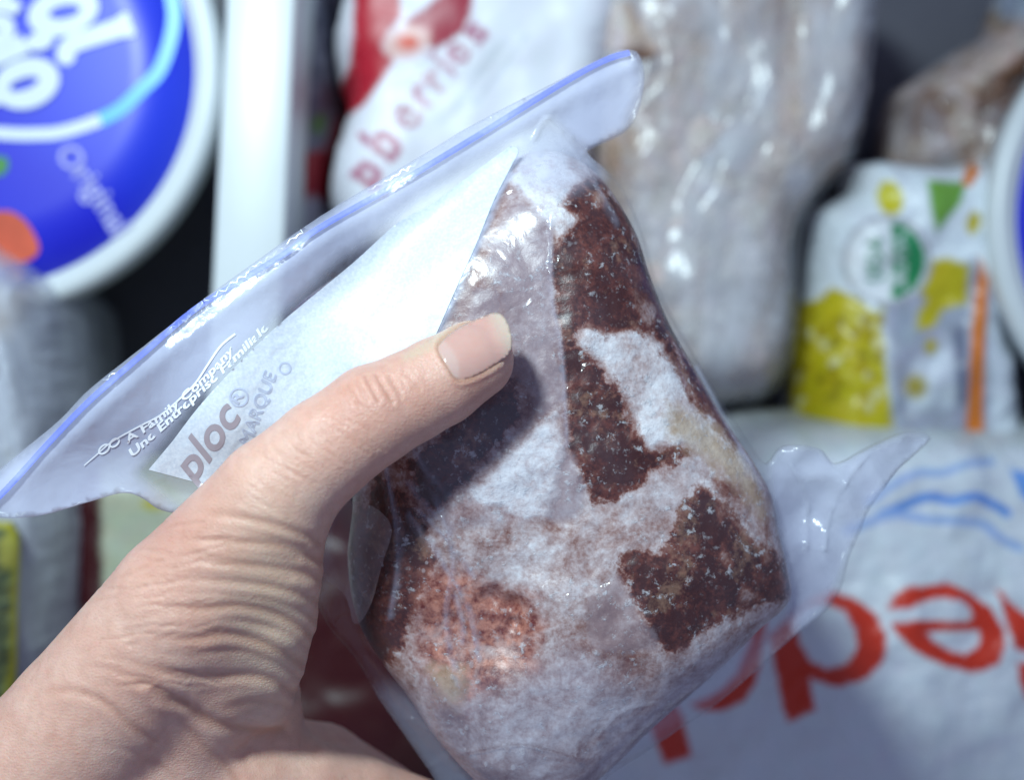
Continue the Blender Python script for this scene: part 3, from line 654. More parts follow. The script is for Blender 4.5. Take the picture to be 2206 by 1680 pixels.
# ice specks clinging to the clear dark areas
rnd = nd(nt, 'ShaderNodeSeparateColor'); ll.new(vor.outputs['Color'], rnd.inputs[0])
speck = mth(nt, 'MULTIPLY', mth(nt, 'LESS_THAN', mth(nt, 'ADD', vor.outputs['Distance'], mth(nt, 'MULTIPLY', n2.outputs['Fac'], 0.35)), 0.42), mth(nt, 'GREATER_THAN', rnd.outputs[0], 0.80))
rnd2 = nd(nt, 'ShaderNodeSeparateColor'); ll.new(vor2.outputs['Color'], rnd2.inputs[0])
speck2 = mth(nt, 'MULTIPLY', mth(nt, 'LESS_THAN', vor2.outputs['Distance'], 0.26), mth(nt, 'GREATER_THAN', rnd2.outputs[0], 0.72))
rnd3 = nd(nt, 'ShaderNodeSeparateColor'); ll.new(vor3.outputs['Color'], rnd3.inputs[0])
speck3 = mth(nt, 'MULTIPLY', mth(nt, 'LESS_THAN', mth(nt, 'ADD', vor3.outputs['Distance'], mth(nt, 'MULTIPLY', n2.outputs['Fac'], 0.5)), 0.47), mth(nt, 'GREATER_THAN', rnd3.outputs[1], 0.84))
n5 = noisen(nt, 520, 5, 0.7, None, 0.2)
flk = mth(nt, 'MULTIPLY', ramp(nt, n5.outputs['Fac'], 0.57, 0.66), ramp(nt, n3.outputs['Fac'], 0.42, 0.55))
ring = mth(nt, 'MULTIPLY', mth(nt, 'LESS_THAN', mth(nt, 'ABSOLUTE', mth(nt, 'SUBTRACT', vor3.outputs['Distance'], 0.17)), 0.05), mth(nt, 'GREATER_THAN', rnd3.outputs[1], 0.86))
sp = mth(nt, 'MAXIMUM', mth(nt, 'MAXIMUM', mth(nt, 'MULTIPLY', flk, 0.7), mth(nt, 'MULTIPLY', speck2, 0.06)), 0.0)
col = mixc(nt, sp, col, (0.66, 0.66, 0.70))
ll.new(col, bs.inputs['Base Color'])
ro = mixc(nt, wh, (0.36,) * 3, (0.7,) * 3); ll.new(ro, bs.inputs['Roughness'])
h = mth(nt, 'ADD', mth(nt, 'ADD', mth(nt, 'MULTIPLY', whm, 0.5), mth(nt, 'MULTIPLY', n2.outputs['Fac'], 0.9)), mth(nt, 'ADD', mth(nt, 'MULTIPLY', sp, 0.5), mth(nt, 'MULTIPLY', n4.outputs['Fac'], mth(nt, 'MULTIPLY', wh, 0.8))))
bump(nt, bs, h, 0.0003, 0.8)
ll.new(mth(nt, 'MULTIPLY', mth(nt, 'SUBTRACT', 1.0, wh), 0.22), bs.inputs['Coat Weight']); bs.inputs['Coat Roughness'].default_value = 0.3
meat = mesh('frozen_meat', Vm, F, M_meat)
qm = PX(Vm)
for nme, pol in (('dark', DARK), ('haze', HAZE), ('redm', RED), ('white', WHITE), ('lacy', LACY), ('tan', TAN)):
    fattr(meat, nme, np.clip(sdu(qm, [np.array(p) for p in pol]), -150, 150))
tag(meat, 'slab of dark brown frozen meat with white frost inside the zip bag', 'meat')
TM = bvh(meat)

# ------------------------------------------------------------------ zip bag: film, panel, zipper, lettering
UP = [(-45, 1052), (0, 1012), (121, 912), (200, 834), (345, 719), (448, 639), (552, 563), (685, 469), (857, 365), (1029, 262), (1202, 172), (1335, 108)]
upc = spline(UP, 6)
FO = np.vstack([upc, spline([(1335, 108), (1368, 112), (1384, 140), (1387, 175), (1376, 238), (1345, 282), (1275, 316), (1268, 335), (1338, 405), (1385, 510), (1418, 630), (1500, 778), (1590, 918), (1648, 1000), (1690, 962), (1765, 966), (1800, 1000), (1880, 962), (1955, 932), (2008, 946), (1925, 1015), (1872, 1085), (1826, 1200), (1778, 1310), (1705, 1372), (1560, 1502), (1400, 1605), (1310, 1650), (1270, 1700), (1230, 1800), (1100, 1830), (990, 1760), (925, 1660), (870, 1580), (815, 1500), (765, 1415), (705, 1345), (660, 1240), (600, 1130), (480, 1120), (400, 1108), (345, 1096), (276, 1062), (190, 1082), (100, 1108), (25, 1116), (-30, 1108), (-52, 1080), (-45, 1052)], 6)[1:-1]])
CREASES = [(zm(8, [(620, -20), (800, 170), (960, 400)]), .0011), (zm(8, [(790, 0), (820, 70), (835, 150)]), .0011), (zm(5, [(560, 1470), (650, 1580), (740, 1690)]), .0011), (zm(5, [(600, 1260), (680, 1400), (830, 1560)]), .0009),
           (zm(8, [(1560, 1250), (1600, 1340), (1590, 1420)]), .0009), (zm(8, [(860, 520), (905, 700), (900, 820)]), .0008), (zm(8, [(1180, 1300), (1160, 1420), (1170, 1560)]), .0008), ([(1700, 1000), (1740, 1080), (1730, 1180)], .0007), ([(1860, 980), (1800, 1060), (1770, 1180)], .0007), ([(1150, 300), (1180, 255), (1235, 300)], .001), ([(1270, 1560), (1330, 1500), (1390, 1490)], .0008),
           ([(1186, 470), (1189, 640), (1210, 760), (1221, 960)], .0006), ([(940, 1080), (975, 1200), (960, 1330), (985, 1480)], .0008), ([(830, 1010), (860, 1180), (840, 1330)], .0008), ([(1010, 1590), (1120, 1560), (1260, 1600)], .0008), ([(1300, 1640), (1390, 1540), (1520, 1440)], .0008), ([(880, 1110), (1000, 1290), (1030, 1420)], .0007), ([(1180, 260), (1240, 330), (1330, 480)], .0006), ([(1500, 790), (1570, 920), (1640, 1050), (1680, 1200)], .0007)]
ex = []
for ln, hgt in CREASES:
    r = resample(spline(ln, 6), 7, False); t = np.gradient(r, axis=0); t /= np.linalg.norm(t, axis=1)[:, None]; nrm = np.stack([-t[:, 1], t[:, 0]], 1)
    ex += [r, r + nrm * 5, r - nrm * 5]
ex = np.vstack(ex)
vv, ff = mesh2d(FO, 12, ex, 0.2, 8)
ctl = np.array([(-40, 1060, .262), (200, 860, .263), (250, 1040, .257), (600, 560, .253), (450, 860, .257), (857, 370, .247), (1100, 250, .243), (1370, 130, .236), (1350, 270, .237), (1240, 330, .238), (1500, 780, .236), (1650, 1050, .235), (1690, 965, .239), (1790, 1100, .236), (2000, 945, .231), (1780, 1310, .233), (1500, 1560, .234), (1230, 1780, .234), (900, 1620, .234), (700, 1330, .236), (420, 1105, .252), (600, 1130, .244), (640, 850, .252)])
dd = ((vv[:, None, :] - ctl[None, :, :2]) ** 2).sum(2) + 900.0
wt = dd ** -1.7; zi = (wt * ctl[:, 2]).sum(1) / wt.sum(1)
fXY = np.array([P(x, y, z)[:2] for (x, y), z in zip(vv, zi)])
def surf(XY, up=True):
    z = np.full(len(XY), np.nan)
    for i, (x, y) in enumerate(XY):
        hh = TM.ray_cast(Vector((x, y, 0.4 if up else 0.1)), Vector((0, 0, -1 if up else 1)))
        if hh[0]: z[i] = hh[0].z
    return z
mt = surf(fXY); mb = surf(fXY, False)
has = ~np.isnan(mt)
wv = fbm(np.column_stack([fXY, fXY[:, 0] * 0]), 55, 3, 8.0)
tail = np.clip((vv[:, 0] - 1600) / 150, 0, 1) * np.clip((1500 - vv[:, 1]) / 150, 0, 1)
crk = 1 - np.abs(fbm(np.column_stack([fXY, fXY[:, 0] * 0]), 110, 2, 18.0)) * 2.2
zf = zi + 0.0006 + wv * (0.0007 + 0.0035 * tail) + 0.0010 * crk * tail; zf = np.where(has, np.maximum(zf * 0 + np.nan_to_num(mt, nan=0) + 0.0009, zf - 0.004), zf)
bd = np.unique(np.array(boundary(ff, len(vv))).ravel())
z1 = smooth_field(zf, ff, 30); zf = np.where(has, np.maximum(z1, np.nan_to_num(mt, nan=0) + 0.0007), z1)
zf = smooth_field(zf, ff, 2); zf = np.where(has, np.maximum(zf, np.nan_to_num(mt, nan=0) + 0.0005), zf)
zfb = np.where(has, np.minimum(np.nan_to_num(mb, nan=1) - 0.0009, zi - 0.0015), zi - 0.0030 + wv * 0.004 * tail)
zfb = np.minimum(smooth_field(zfb, ff, 6), np.where(has, np.nan_to_num(mb, nan=1) - 0.0005, 1)); zfb = np.minimum(zfb, zf - 0.0006)
rg = lambda sc, sd_: 1 - np.abs(fbm(np.column_stack([fXY[:, 0] * 1.2, fXY[:, 1], fXY[:, 0] * 0]), sc, 2, sd_)) * 2.4
zf = zf + (0.0022 * np.clip(rg(45, 18.0), -.5, 1) + 0.0004 * np.clip(rg(150, 27.0), -.5, 1)) * tail
for ln, hgt in CREASES: zf = zf + hgt * np.exp(-(dline(vv, spline(ln, 6)) / 3.0) ** 2)
# the upper edge curls, the pressed ribs of the closure run along it
du = dline(vv, upc); zf = zf + 0.0008 * np.exp(-((du - 48) / 20) ** 2) * (vv[:, 1] < 1090)
M_zfilm = film_mat('zip_film', 0.0, 0.03, (0.58, 0.60, 0.76), (60, 60, 60), 0.2, 0.40, 0.7, 160, 0.0003, True, 1.2)
bagroot = empty('zip_bag', tuple(P(1230, 1000, 0.215)))
tag(bagroot, 'clear zip bag with blue closure line and white writing panel around frozen meat', 'plastic bag')
film = closed_shell('film', fXY, ff, zf, zfb, M_zfilm)
adopt(film, bagroot)
qf = PX(vco(film)); nF = len(fXY)
flap = np.clip(0.5 - sd(qf, [np.array(UP + [(1368, 112), (1387, 175), (1345, 282), (1268, 325), (1180, 255), (1050, 330), (900, 430), (730, 560), (560, 720), (400, 880), (300, 1020), (420, 1120), (100, 1130), (-60, 1100)])]) / 40, 0, 1)
tl = np.clip(0.5 - sd(qf, [np.array([(1655, 1000), (1690, 962), (1765, 966), (1800, 1000), (1955, 932), (2008, 946), (1872, 1085), (1778, 1310), (1705, 1372), (1690, 1200), (1665, 1080)])]) / 24, 0, 1)
lowr = np.clip(0.5 - sd(qf, [np.array([(1080, 1480), (1240, 1400), (1400, 1480), (1500, 1420), (1720, 1360), (1300, 1680), (1230, 1820), (1000, 1780), (900, 1600), (830, 1500)])]) / 90, 0, 1)
topc = np.clip(0.5 - sd(qf, [np.array([(1100, 330), (1180, 250), (1275, 320), (1300, 380), (1220, 420), (1110, 400)])]) / 40, 0, 1)
lft = np.clip(0.5 - sd(qf, [np.array([(300, 1010), (420, 900), (760, 560), (1030, 400), (1040, 480), (900, 760), (700, 1120), (420, 1120)])]) / 60, 0, 1)
hz = np.maximum.reduce([0.62 * flap, 0.44 * tl, 0.22 * lowr, 0.34 * topc, 0.26 * lft])
strk = np.zeros(len(qf))
for ln, hgt in CREASES[:8] + CREASES[10:]: strk = np.maximum(strk, np.exp(-(dline(qf, spline(ln, 6)) / 5.0) ** 2))
dbl = np.clip(0.5 - sd(qf, [np.array([(1100, 400), (1186, 440), (1189, 640), (1210, 760), (1221, 960), (1262, 1060), (1245, 1112), (1100, 1130), (960, 1140), (900, 1000), (1000, 700)])]) / 10, 0, 1)
pe_ = np.exp(-(dline(qf, np.array([(930, 740), (943, 712), (981, 625), (1026, 525), (1064, 431), (1104, 352), (1118, 324)])) / 9.0) ** 2)
hz = np.maximum.reduce([hz, 0.26 * strk, 0.10 * dbl, 0.75 * pe_])
hz[nF:] *= 0.6
fattr(film, 'haze', hz)
TF = BVHTree.FromPolygons([tuple(p) for p in np.column_stack([fXY, zf])], [tuple(int(i) for i in t) for t in ff])
PF = lambda o: adopt(o, bagroot)
# writing panel
panel_m, nt, nn, ll, bs = newmat('writing_panel_white')
g = noisen(nt, 1500, 3, 0.6); g2 = noisen(nt, 90, 3, 0.5)
ll.new(mixc(nt, ramp(nt, g.outputs['Fac'], 0.35, 0.65), (0.60, 0.65, 0.74), (0.72, 0.76, 0.83)), bs.inputs['Base Color']); bs.inputs['Roughness'].default_value = 0.45
bump(nt, bs, mth(nt, 'ADD', mth(nt, 'MULTIPLY', g.outputs['Fac'], 0.08), g2.outputs['Fac']), 0.0007, 0.6)
PAN = spline([(1098, 314), (995, 390), (926, 441), (857, 479), (758, 568), (586, 712), (448, 853), (372, 950)], 5).tolist() + [(320, 1012), (425, 1040), (520, 1075), (700, 1060)] + spline([(860, 900), (943, 712), (981, 625), (1026, 525), (1064, 431), (1104, 352), (1116, 328), (1112, 315)], 5).tolist()
panel = PF(decal('writing_panel', [np.array(PAN)], TF, 0.00016, panel_m, None, 6)); panel['label'] = 'white writing panel with printed lettering'
M_edge = plain('panel_edge_white', (0.80, 0.84, 0.92), 0.25)
TP = bvh(panel)
M_brown = plain('window_letter', (0.40, 0.34, 0.38), 0.3)
M_grey = plain('grey_outline', (0.52, 0.56, 0.70), 0.3)
M_wh = plain('white_ink', (0.86, 0.89, 0.94), 0.4)
def outl(loops, wd): return [np.array(stroke(np.vstack([l, l[:2]]), wd)) for l in loops]
zp = [((a[0]), (a[1])) for a in zm(4, [(1235, 1440), (1500, 1040)])]
full = word('ploc', (414, 1046), (525, 893), 68, shear=0.25, bold=0.02)
PF(decal('lettering', full, TP, 0.00012, M_brown, None, 10))
mq = word('MARQUE', (540, 962), (597, 806), 28, shear=0.1)
for l in mq: PF(decal('lettering', [stroke(resample(np.vstack([l, l[:1]]), 3, False), 2.6)], TP, 0.00012, M_grey, None, 6))
for cx, cy, r in ((515, 856, 21), (614, 793, 14)):
    PF(decal('printed_ring', [ell(cx, cy, r, r, 0, 32), ell(cx, cy, r - 4, r - 4, 0, 32)], TP, 0.00012, M_grey, None, 6))
PF(decal('lettering', word('R', (513, 872), (527, 851), 20, bold=0.02), TP, 0.00012, M_grey, None, 6))
PF(decal('lettering', word('A Family Company', (274, 956), (506, 754), 17, shear=0.15, bold=0.026, bend=-12), TF, 0.00025, M_wh, None, 6))
PF(decal('lettering', word('Une Entreprise Familiale', (286, 984), (580, 706), 17, shear=0.15, bold=0.03, bend=-4), TF, 0.00025, M_wh, None, 6))
sw = spline(zm(4, [(525, 1365), (600, 1300), (700, 1215), (850, 1130), (1000, 1050), (1120, 950), (1220, 850), (1300, 730), (1380, 615), (1470, 540)]), 6)
PF(decal('printed_swoosh', [stroke(sw, np.linspace(2.5, 5, len(sw)))], TF, 0.00025, M_wh, None, 6))
for cx, cy, rx, ry in ((650, 1262, 38, 22), (715, 1222, 34, 20)):
    e = np.array(zm(4, ell(cx, cy, rx, ry, -0.7)))
    PF(decal('printed_swoosh', [stroke(np.vstack([e, e[:2]]), 4)], TF, 0.00025, M_wh, None, 6))
# blue closure line and clear rib
BL = spline([(-45, 1098), (0, 1068), (103, 956), (193, 863), (310, 760), (414, 670), (517, 605), (620, 541), (685, 492), (857, 394), (1029, 291), (1202, 184), (1300, 130), (1357, 112)], 6)
M_bluezip = film_mat('blue_closure', 0.58, 0.72, (0.15, 0.21, 0.85), (60, 60, 60), 0.5, bdist=0.0001)
PF(decal('zipper_track', [stroke(BL, 13)], TF, 0.0012, M_bluezip, None, 10))
rib = np.array([(x + 24, y + 34) for x, y in BL[8:-8]])
M_rib = film_mat('clear_rib', 0.35, 0.5, (0.42, 0.42, 0.55), (60, 60, 60), 0.3)

# loose fold of film under the thumb web
M_fold = film_mat('folded_film', 0.22, 0.34, (0.66, 0.55, 0.56), (60, 60, 60), 0.25)
PF(decal('film_fold', [spline([(660, 1100), (770, 1080), (842, 1130), (822, 1220), (796, 1310), (764, 1345), (744, 1285), (700, 1245), (660, 1180)], 5, True)], TF, 0.0016, M_fold, None, 12))
# ice beads stuck to the film
import bmesh
bm = bmesh.new()
beads = zm(8, [(680, 320), (660, 370), (800, 200), (1010, 920), (870, 970), (840, 1035), (1000, 1060), (990, 1110), (1070, 1160), (790, 1185), (930, 1350), (590, 1290), (920, 1490), (1050, 1580), (960, 955), (1330, 620), (1330, 710), (1280, 1500), (1220, 1600), (870, 250), (775, 300)]) + zm(5, [(1180, 1270), (1120, 1230), (1100, 1250), (1200, 1275), (880, 1570), (970, 1520), (850, 1600), (1130, 1290), (940, 1560)])
for (x, y) in beads:
    hp = hitz(TF, x, y)
    if hp is None: continue
    r = random.uniform(0.0003, 0.0007)
    bmesh.ops.create_uvsphere(bm, u_segments=10, v_segments=6, radius=r, matrix=Matrix.Translation(Vector(hp)) @ Matrix.Diagonal((random.uniform(.8, 1.2), random.uniform(.9, 1.5), 0.6, 1)))
me = bpy.data.meshes.new('ice_beads'); bm.to_mesh(me); bm.free(); me.polygons.foreach_set('use_smooth', [True] * len(me.polygons))
me.materials.append(film_mat('ice_bead', 0.06, 0.12, (0.9, 0.9, 0.95), (60, 60, 60), 0.05, bscale=50, bdist=0.0001))
ib = link(bpy.data.objects.new('ice_beads', me)); adopt(ib, bagroot); ib['kind'] = 'stuff'

# ------------------------------------------------------------------ the hand
Hh = 0.85e-3
def C(x, y, zmm): return P(x, y, zmm / 1000.0)
chains = {
 'thumb': [(1022, 776, 263.2, 8.2), (946, 822, 264.5, 9.1), (880, 857, 266, 9.3), (805, 893, 267.5, 10.1), (697, 972, 268.5, 10.5), (590, 1070, 267.5, 11.9), (400, 1300, 261, 15.4), (185, 1560, 254, 16.8), (-120, 1930, 246, 22), (-420, 2290, 240, 25)],
 'web': [(590, 1130, 265.5, 9.8), (592, 1230, 264, 9.6), (588, 1330, 260, 9.0), (576, 1420, 254.5, 8.0), (562, 1506, 248, 6.9)],
 'webfill': [(480, 1250, 260, 13), (470, 1420, 254, 12), (400, 1560, 247, 13)],
 'indexmc': [(-150, 2000, 240, 20), (120, 1840, 241, 18), (330, 1690, 243, 16), (520, 1690, 238, 13.4)],
 'index': [(520, 1690, 238, 13.2), (640, 1712, 234, 12.6), (760, 1740, 227, 12.0), (1020, 1820, 211, 10.4), (1200, 1600, 207, 8.8), (1310, 1430, 208, 7.8)],
 'webdeep': [(560, 1500, 240, 9), (560, 1640, 228, 11)],
 'palmdeep2': [(520, 1640, 224, 12), (690, 1660, 215, 11), (820, 1740, 208, 11)],
 'middle': [(480, 1840, 214, 13), (930, 1940, 199, 10.8), (1150, 1730, 203, 9), (1260, 1560, 207, 8)],
 'ring': [(420, 1970, 200, 13), (860, 2070, 191, 10.4), (1080, 1880, 200, 8.8), (1180, 1710, 206, 7.8)],
 'little': [(350, 2080, 188, 12), (740, 2160, 184, 9), (940, 2000, 196, 7.6), (1030, 1850, 204, 7)],
 'palm1': [(-150, 2050, 232, 22), (420, 1850, 214, 15)], 'palm2': [(-150, 2120, 224, 22), (380, 1970, 201, 14)], 'palm3': [(-200, 2200, 218, 22), (330, 2070, 190, 13)],
}
allp = [(C(x, y, z), r / 1000) for ch in chains.values() for x, y, z, r in ch]
lo = np.min([c - r for c, r in allp], 0) - 0.004; hi = np.max([c + r for c, r in allp], 0) + 0.004
lo[0] = max(lo[0], -0.165); lo[1] = max(lo[1], -0.150)
nx, ny, nz = (np.ceil((hi - lo) / Hh).astype(int) + 1)
ax = (lo[0] + np.arange(nx) * Hh).astype(np.float32); ay = (lo[1] + np.arange(ny) * Hh).astype(np.float32); az = (lo[2] + np.arange(nz) * Hh).astype(np.float32)
field = np.full((nx, ny, nz), 0.05, np.float32)
def cone(fld, a, ra, b, rb, k):
    m = max(ra, rb) + 0.012
    s = []
    for i, A in enumerate((ax, ay, az)):
        l0, h0 = min(a[i], b[i]) - m, max(a[i], b[i]) + m
        i0 = max(0, int(np.searchsorted(A, l0))); i1 = min(len(A), int(np.searchsorted(A, h0)) + 1); s.append(slice(i0, i1))
    X = ax[s[0]][:, None, None]; Y = ay[s[1]][None, :, None]; Z = az[s[2]][None, None, :]
    ab = b - a; L = float(ab @ ab) + 1e-12
    t = np.clip(((X - a[0]) * ab[0] + (Y - a[1]) * ab[1] + (Z - a[2]) * ab[2]) / L, 0, 1)
    d = np.sqrt((X - a[0] - t * ab[0]) ** 2 + (Y - a[1] - t * ab[1]) ** 2 + (Z - a[2] - t * ab[2]) ** 2) - (ra + (rb - ra) * t)
    old = fld[s[0], s[1], s[2]]
    hh = np.clip(0.5 + 0.5 * (old - d) / k, 0, 1)
    fld[s[0], s[1], s[2]] = old * (1 - hh) + d * hh - k * hh * (1 - hh)
def smin(a, b, k):
    hh = np.clip(0.5 + 0.5 * (a - b) / k, 0, 1); return a * (1 - hh) + b * hh - k * hh * (1 - hh)
def add_chain(ch, k):
    pts = [(C(x, y, z), r / 1000) for x, y, z, r in ch]
    l0 = np.min([c - r for c, r in pts], 0) - 0.014; h0 = np.max([c + r for c, r in pts], 0) + 0.014
    sl = tuple(slice(max(0, int(np.searchsorted(A, l0[i]))), min(len(A), int(np.searchsorted(A, h0[i])) + 1)) for i, A in enumerate((ax, ay, az)))
    tmpf[sl] = 0.05
    for (a, ra), (b, rb) in zip(pts[:-1], pts[1:]): cone(tmpf, a, ra, b, rb, 0.0012)
    field[sl] = smin(field[sl], tmpf[sl], k)
tmpf = np.full((nx, ny, nz), 0.05, np.float32)
add_chain(chains['thumb'], 0.001)
for names, k in [(('web', 'webfill'), 0.005), (('indexmc',), 0.006), (('index',), 0.004), (('webdeep', 'palmdeep2'), 0.004), (('palm1', 'palm2', 'palm3'), 0.006), (('middle',), 0.003), (('ring',), 0.003), (('little',), 0.003)]:
    for nm in names: add_chain(chains[nm], k)
# cut flat at the bounds so that the surface closes outside the frame
for sl in ((0, slice(None), slice(None)), (slice(None), 0, slice(None)), (slice(None), slice(None), 0), (-1, slice(None), slice(None)), (slice(None), -1, slice(None)), (slice(None), slice(None), -1)): field[sl] = np.maximum(field[sl], 0.0004)
def surface_nets(f, lo, h):
    ins = f < 0
    c = np.zeros(tuple(s - 1 for s in f.shape), np.int8)
    for i in (0, 1):
        for j in (0, 1):
            for k in (0, 1):
                c += ins[i:f.shape[0] - 1 + i, j:f.shape[1] - 1 + j, k:f.shape[2] - 1 + k]
    act = (c > 0) & (c < 8); idx = np.argwhere(act); ids = np.full(act.shape, -1, np.int64); ids[act] = np.arange(len(idx))
    acc = np.zeros((len(idx), 3)); cnt = np.zeros(len(idx))
    cr = [(i, j, k) for i in (0, 1) for j in (0, 1) for k in (0, 1)]
    for a in cr:
        for b in cr:
            df = [b[q] - a[q] for q in range(3)]
            if sum(df) != 1 or min(df) < 0: continue
            fa = f[tuple((idx + a).T)]; fb_ = f[tuple((idx + b).T)]; m = (fa < 0) != (fb_ < 0)
            t = np.where(m, fa / np.where(fa == fb_, 1, fa - fb_), 0)
            acc[m] += (np.array(a) + t[:, None] * np.array(df))[m]; cnt[m] += 1
    v = lo + (idx + acc / cnt[:, None]) * h
    faces = []
    for d in range(3):
        u, w2 = (d + 1) % 3, (d + 2) % 3
        A = np.moveaxis(ins, d, 0); s = A[:-1] != A[1:]
        s = np.moveaxis(s, 0, d); e = np.argwhere(s)
        e = e[(e[:, u] > 0) & (e[:, w2] > 0) & (e[:, u] < f.shape[u] - 1) & (e[:, w2] < f.shape[w2] - 1)]
        o = np.eye(3, dtype=int)
        q = np.stack([ids[tuple((e - o[u] - o[w2]).T)], ids[tuple((e - o[w2]).T)], ids[tuple(e.T)], ids[tuple((e - o[u]).T)]], 1)
        flip = ~ins[tuple(e.T)]
        q[flip] = q[flip][:, ::-1]
        faces.append(q)
    return v, np.vstack(faces)
hv, hf = surface_nets(field, lo, Hh)
def qsmooth(v, f, it, lam=0.5):
    e = np.vstack([f[:, [0, 1]], f[:, [1, 2]], f[:, [2, 3]], f[:, [3, 0]]]); e = np.vstack([e, e[:, ::-1]])
    cnt = np.bincount(e[:, 0], minlength=len(v)); cnt[cnt == 0] = 1
    for _ in range(it):
        m = np.stack([np.bincount(e[:, 0], weights=v[e[:, 1], k], minlength=len(v)) for k in range(3)], 1) / cnt[:, None]
        v = v + lam * (m - v)
    return v
hv = qsmooth(hv, hf, 4)
tmp = mesh('tmp_hand', hv, hf, None)
md = tmp.modifiers.new('s', 'SUBSURF'); md.levels = 1; md.render_levels = 1
dg = bpy.context.evaluated_depsgraph_get(); em = bpy.data.meshes.new_from_object(tmp.evaluated_get(dg))
bpy.data.objects.remove(tmp)
hand = bpy.data.objects.new('hand', em); COL.objects.link(hand)
v = vco(hand); nr = np.empty(len(v) * 3, np.float32); em.vertices.foreach_get('normal', nr) if hasattr(em.vertices[0], 'normal') else None
nr = nr.reshape(-1, 3)
base_tree = bvh(hand)
q = PX(v); facing = np.clip((nr[:, 2] + 0.25) / 0.5, 0, 1)
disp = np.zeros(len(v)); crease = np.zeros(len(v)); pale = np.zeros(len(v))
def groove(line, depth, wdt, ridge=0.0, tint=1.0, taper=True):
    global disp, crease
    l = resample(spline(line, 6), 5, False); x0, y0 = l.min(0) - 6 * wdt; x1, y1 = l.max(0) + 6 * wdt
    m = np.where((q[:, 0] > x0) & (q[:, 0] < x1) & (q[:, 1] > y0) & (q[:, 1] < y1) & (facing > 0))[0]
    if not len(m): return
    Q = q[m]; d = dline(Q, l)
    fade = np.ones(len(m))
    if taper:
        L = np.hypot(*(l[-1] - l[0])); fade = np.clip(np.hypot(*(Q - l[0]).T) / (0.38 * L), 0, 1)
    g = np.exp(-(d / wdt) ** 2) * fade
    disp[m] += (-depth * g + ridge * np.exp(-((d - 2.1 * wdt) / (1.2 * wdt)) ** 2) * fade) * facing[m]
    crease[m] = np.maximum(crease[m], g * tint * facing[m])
z7 = lambda p: zm(7, p); z5 = lambda p: zm(5, p)
G = [([(1180, -10), (1400, 20), (1700, 80), (1900, 150), (1990, 200)], .9), ([(1080, 175), (1300, 180), (1500, 190), (1750, 215), (2010, 310)], 1.0), ([(1130, 275), (1400, 320), (1650, 345), (1850, 375), (2040, 440)], 1.0),
     ([(980, 430), (1250, 425), (1500, 440), (1750, 480), (2030, 580)], .9), ([(1150, 510), (1450, 520), (1700, 560), (1900, 640), (2000, 700)], .6), ([(860, 605), (1080, 610), (1300, 605), (1500, 590), (1750, 650), (1960, 790)], 1.2), ([(900, 770), (1100, 800), (1250, 790), (1420, 765), (1650, 830), (1900, 960)], 1.2),
     ([(1000, 880), (1250, 880), (1500, 870), (1700, 930), (1880, 1050)], .6), ([(680, 890), (850, 950), (1100, 1015), (1350, 1030), (1550, 1025), (1700, 1060), (1860, 1160)], 1.2), ([(730, 930), (1000, 1120), (1150, 1200), (1280, 1290), (1420, 1345), (1620, 1378), (1760, 1370)], 1.6), ([(1350, 1260), (1550, 1190), (1720, 1200), (1830, 1230)], .6),
     ([(200, 1150), (400, 1120), (560, 1150), (700, 1230), (820, 1350), (960, 1430)], .8), ([(1060, 1220), (1180, 1360), (1300, 1500), (1420, 1600), (1490, 1690)], .9), ([(960, 1150), (1050, 1190), (1150, 1200)], 1.0), ([(600, 1450), (800, 1500), (1000, 1580), (1100, 1690)], .4), ([(500, 960), (700, 990), (900, 1090)], .5), ([(1300, 100), (1600, 130), (1900, 220)], .5), ([(1200, 230), (1500, 255), (1850, 300)], .45), ([(1200, 370), (1500, 385), (1800, 420)], .45), ([(1200, 690), (1500, 680), (1800, 760), (1900, 850)], .5)]
for ln, s in G: groove(z7(ln), 0.00023 * s, 9.0 * (0.7 + 0.35 * s), 0.00016 * s, 0.5 * s)
# short fine folds that fan out where the big folds begin
for k in range(70):
    x = random.uniform(560, 1250); y = random.uniform(40, 1120); L = random.uniform(90, 260); a = random.uniform(-0.35, 0.15) + 0.25 * (y > 850)
    groove(z7([(x, y), (x + L * 0.5 * math.cos(a), y + L * 0.5 * math.sin(a) + random.uniform(-8, 8)), (x + L * math.cos(a), y + L * math.sin(a))]), 0.00010, 3.8, 0.00003, 0.18)
for k in range(46):                          # fine transverse lines between the thumb joints
    t = random.random(); cx = 690 + 250 * (t - .6) + random.uniform(-30, 30); cy = 965 - 170 * (t - .6) + random.uniform(-40, 60); L = random.uniform(30, 75)
    groove([(cx - L * .45, cy - L * .35), (cx, cy + random.uniform(-4, 4)), (cx + L * .5, cy + L * .3)], 0.00010, 3.2, 0.00003, 0.18)
for ln, s in (([(240, 830), (260, 870), (310, 950)], .6), ([(300, 810), (330, 870), (380, 960)], .8), ([(370, 800), (410, 870), (470, 970)], .8), ([(450, 810), (480, 860), (520, 930)], .5), ([(180, 860), (220, 930), (260, 990)], .5), ([(540, 780), (590, 830), (640, 880)], .35)):
    groove(z5(ln), 0.0004 * s, 4.2, 0.00012 * s, 0.5 * s, False)
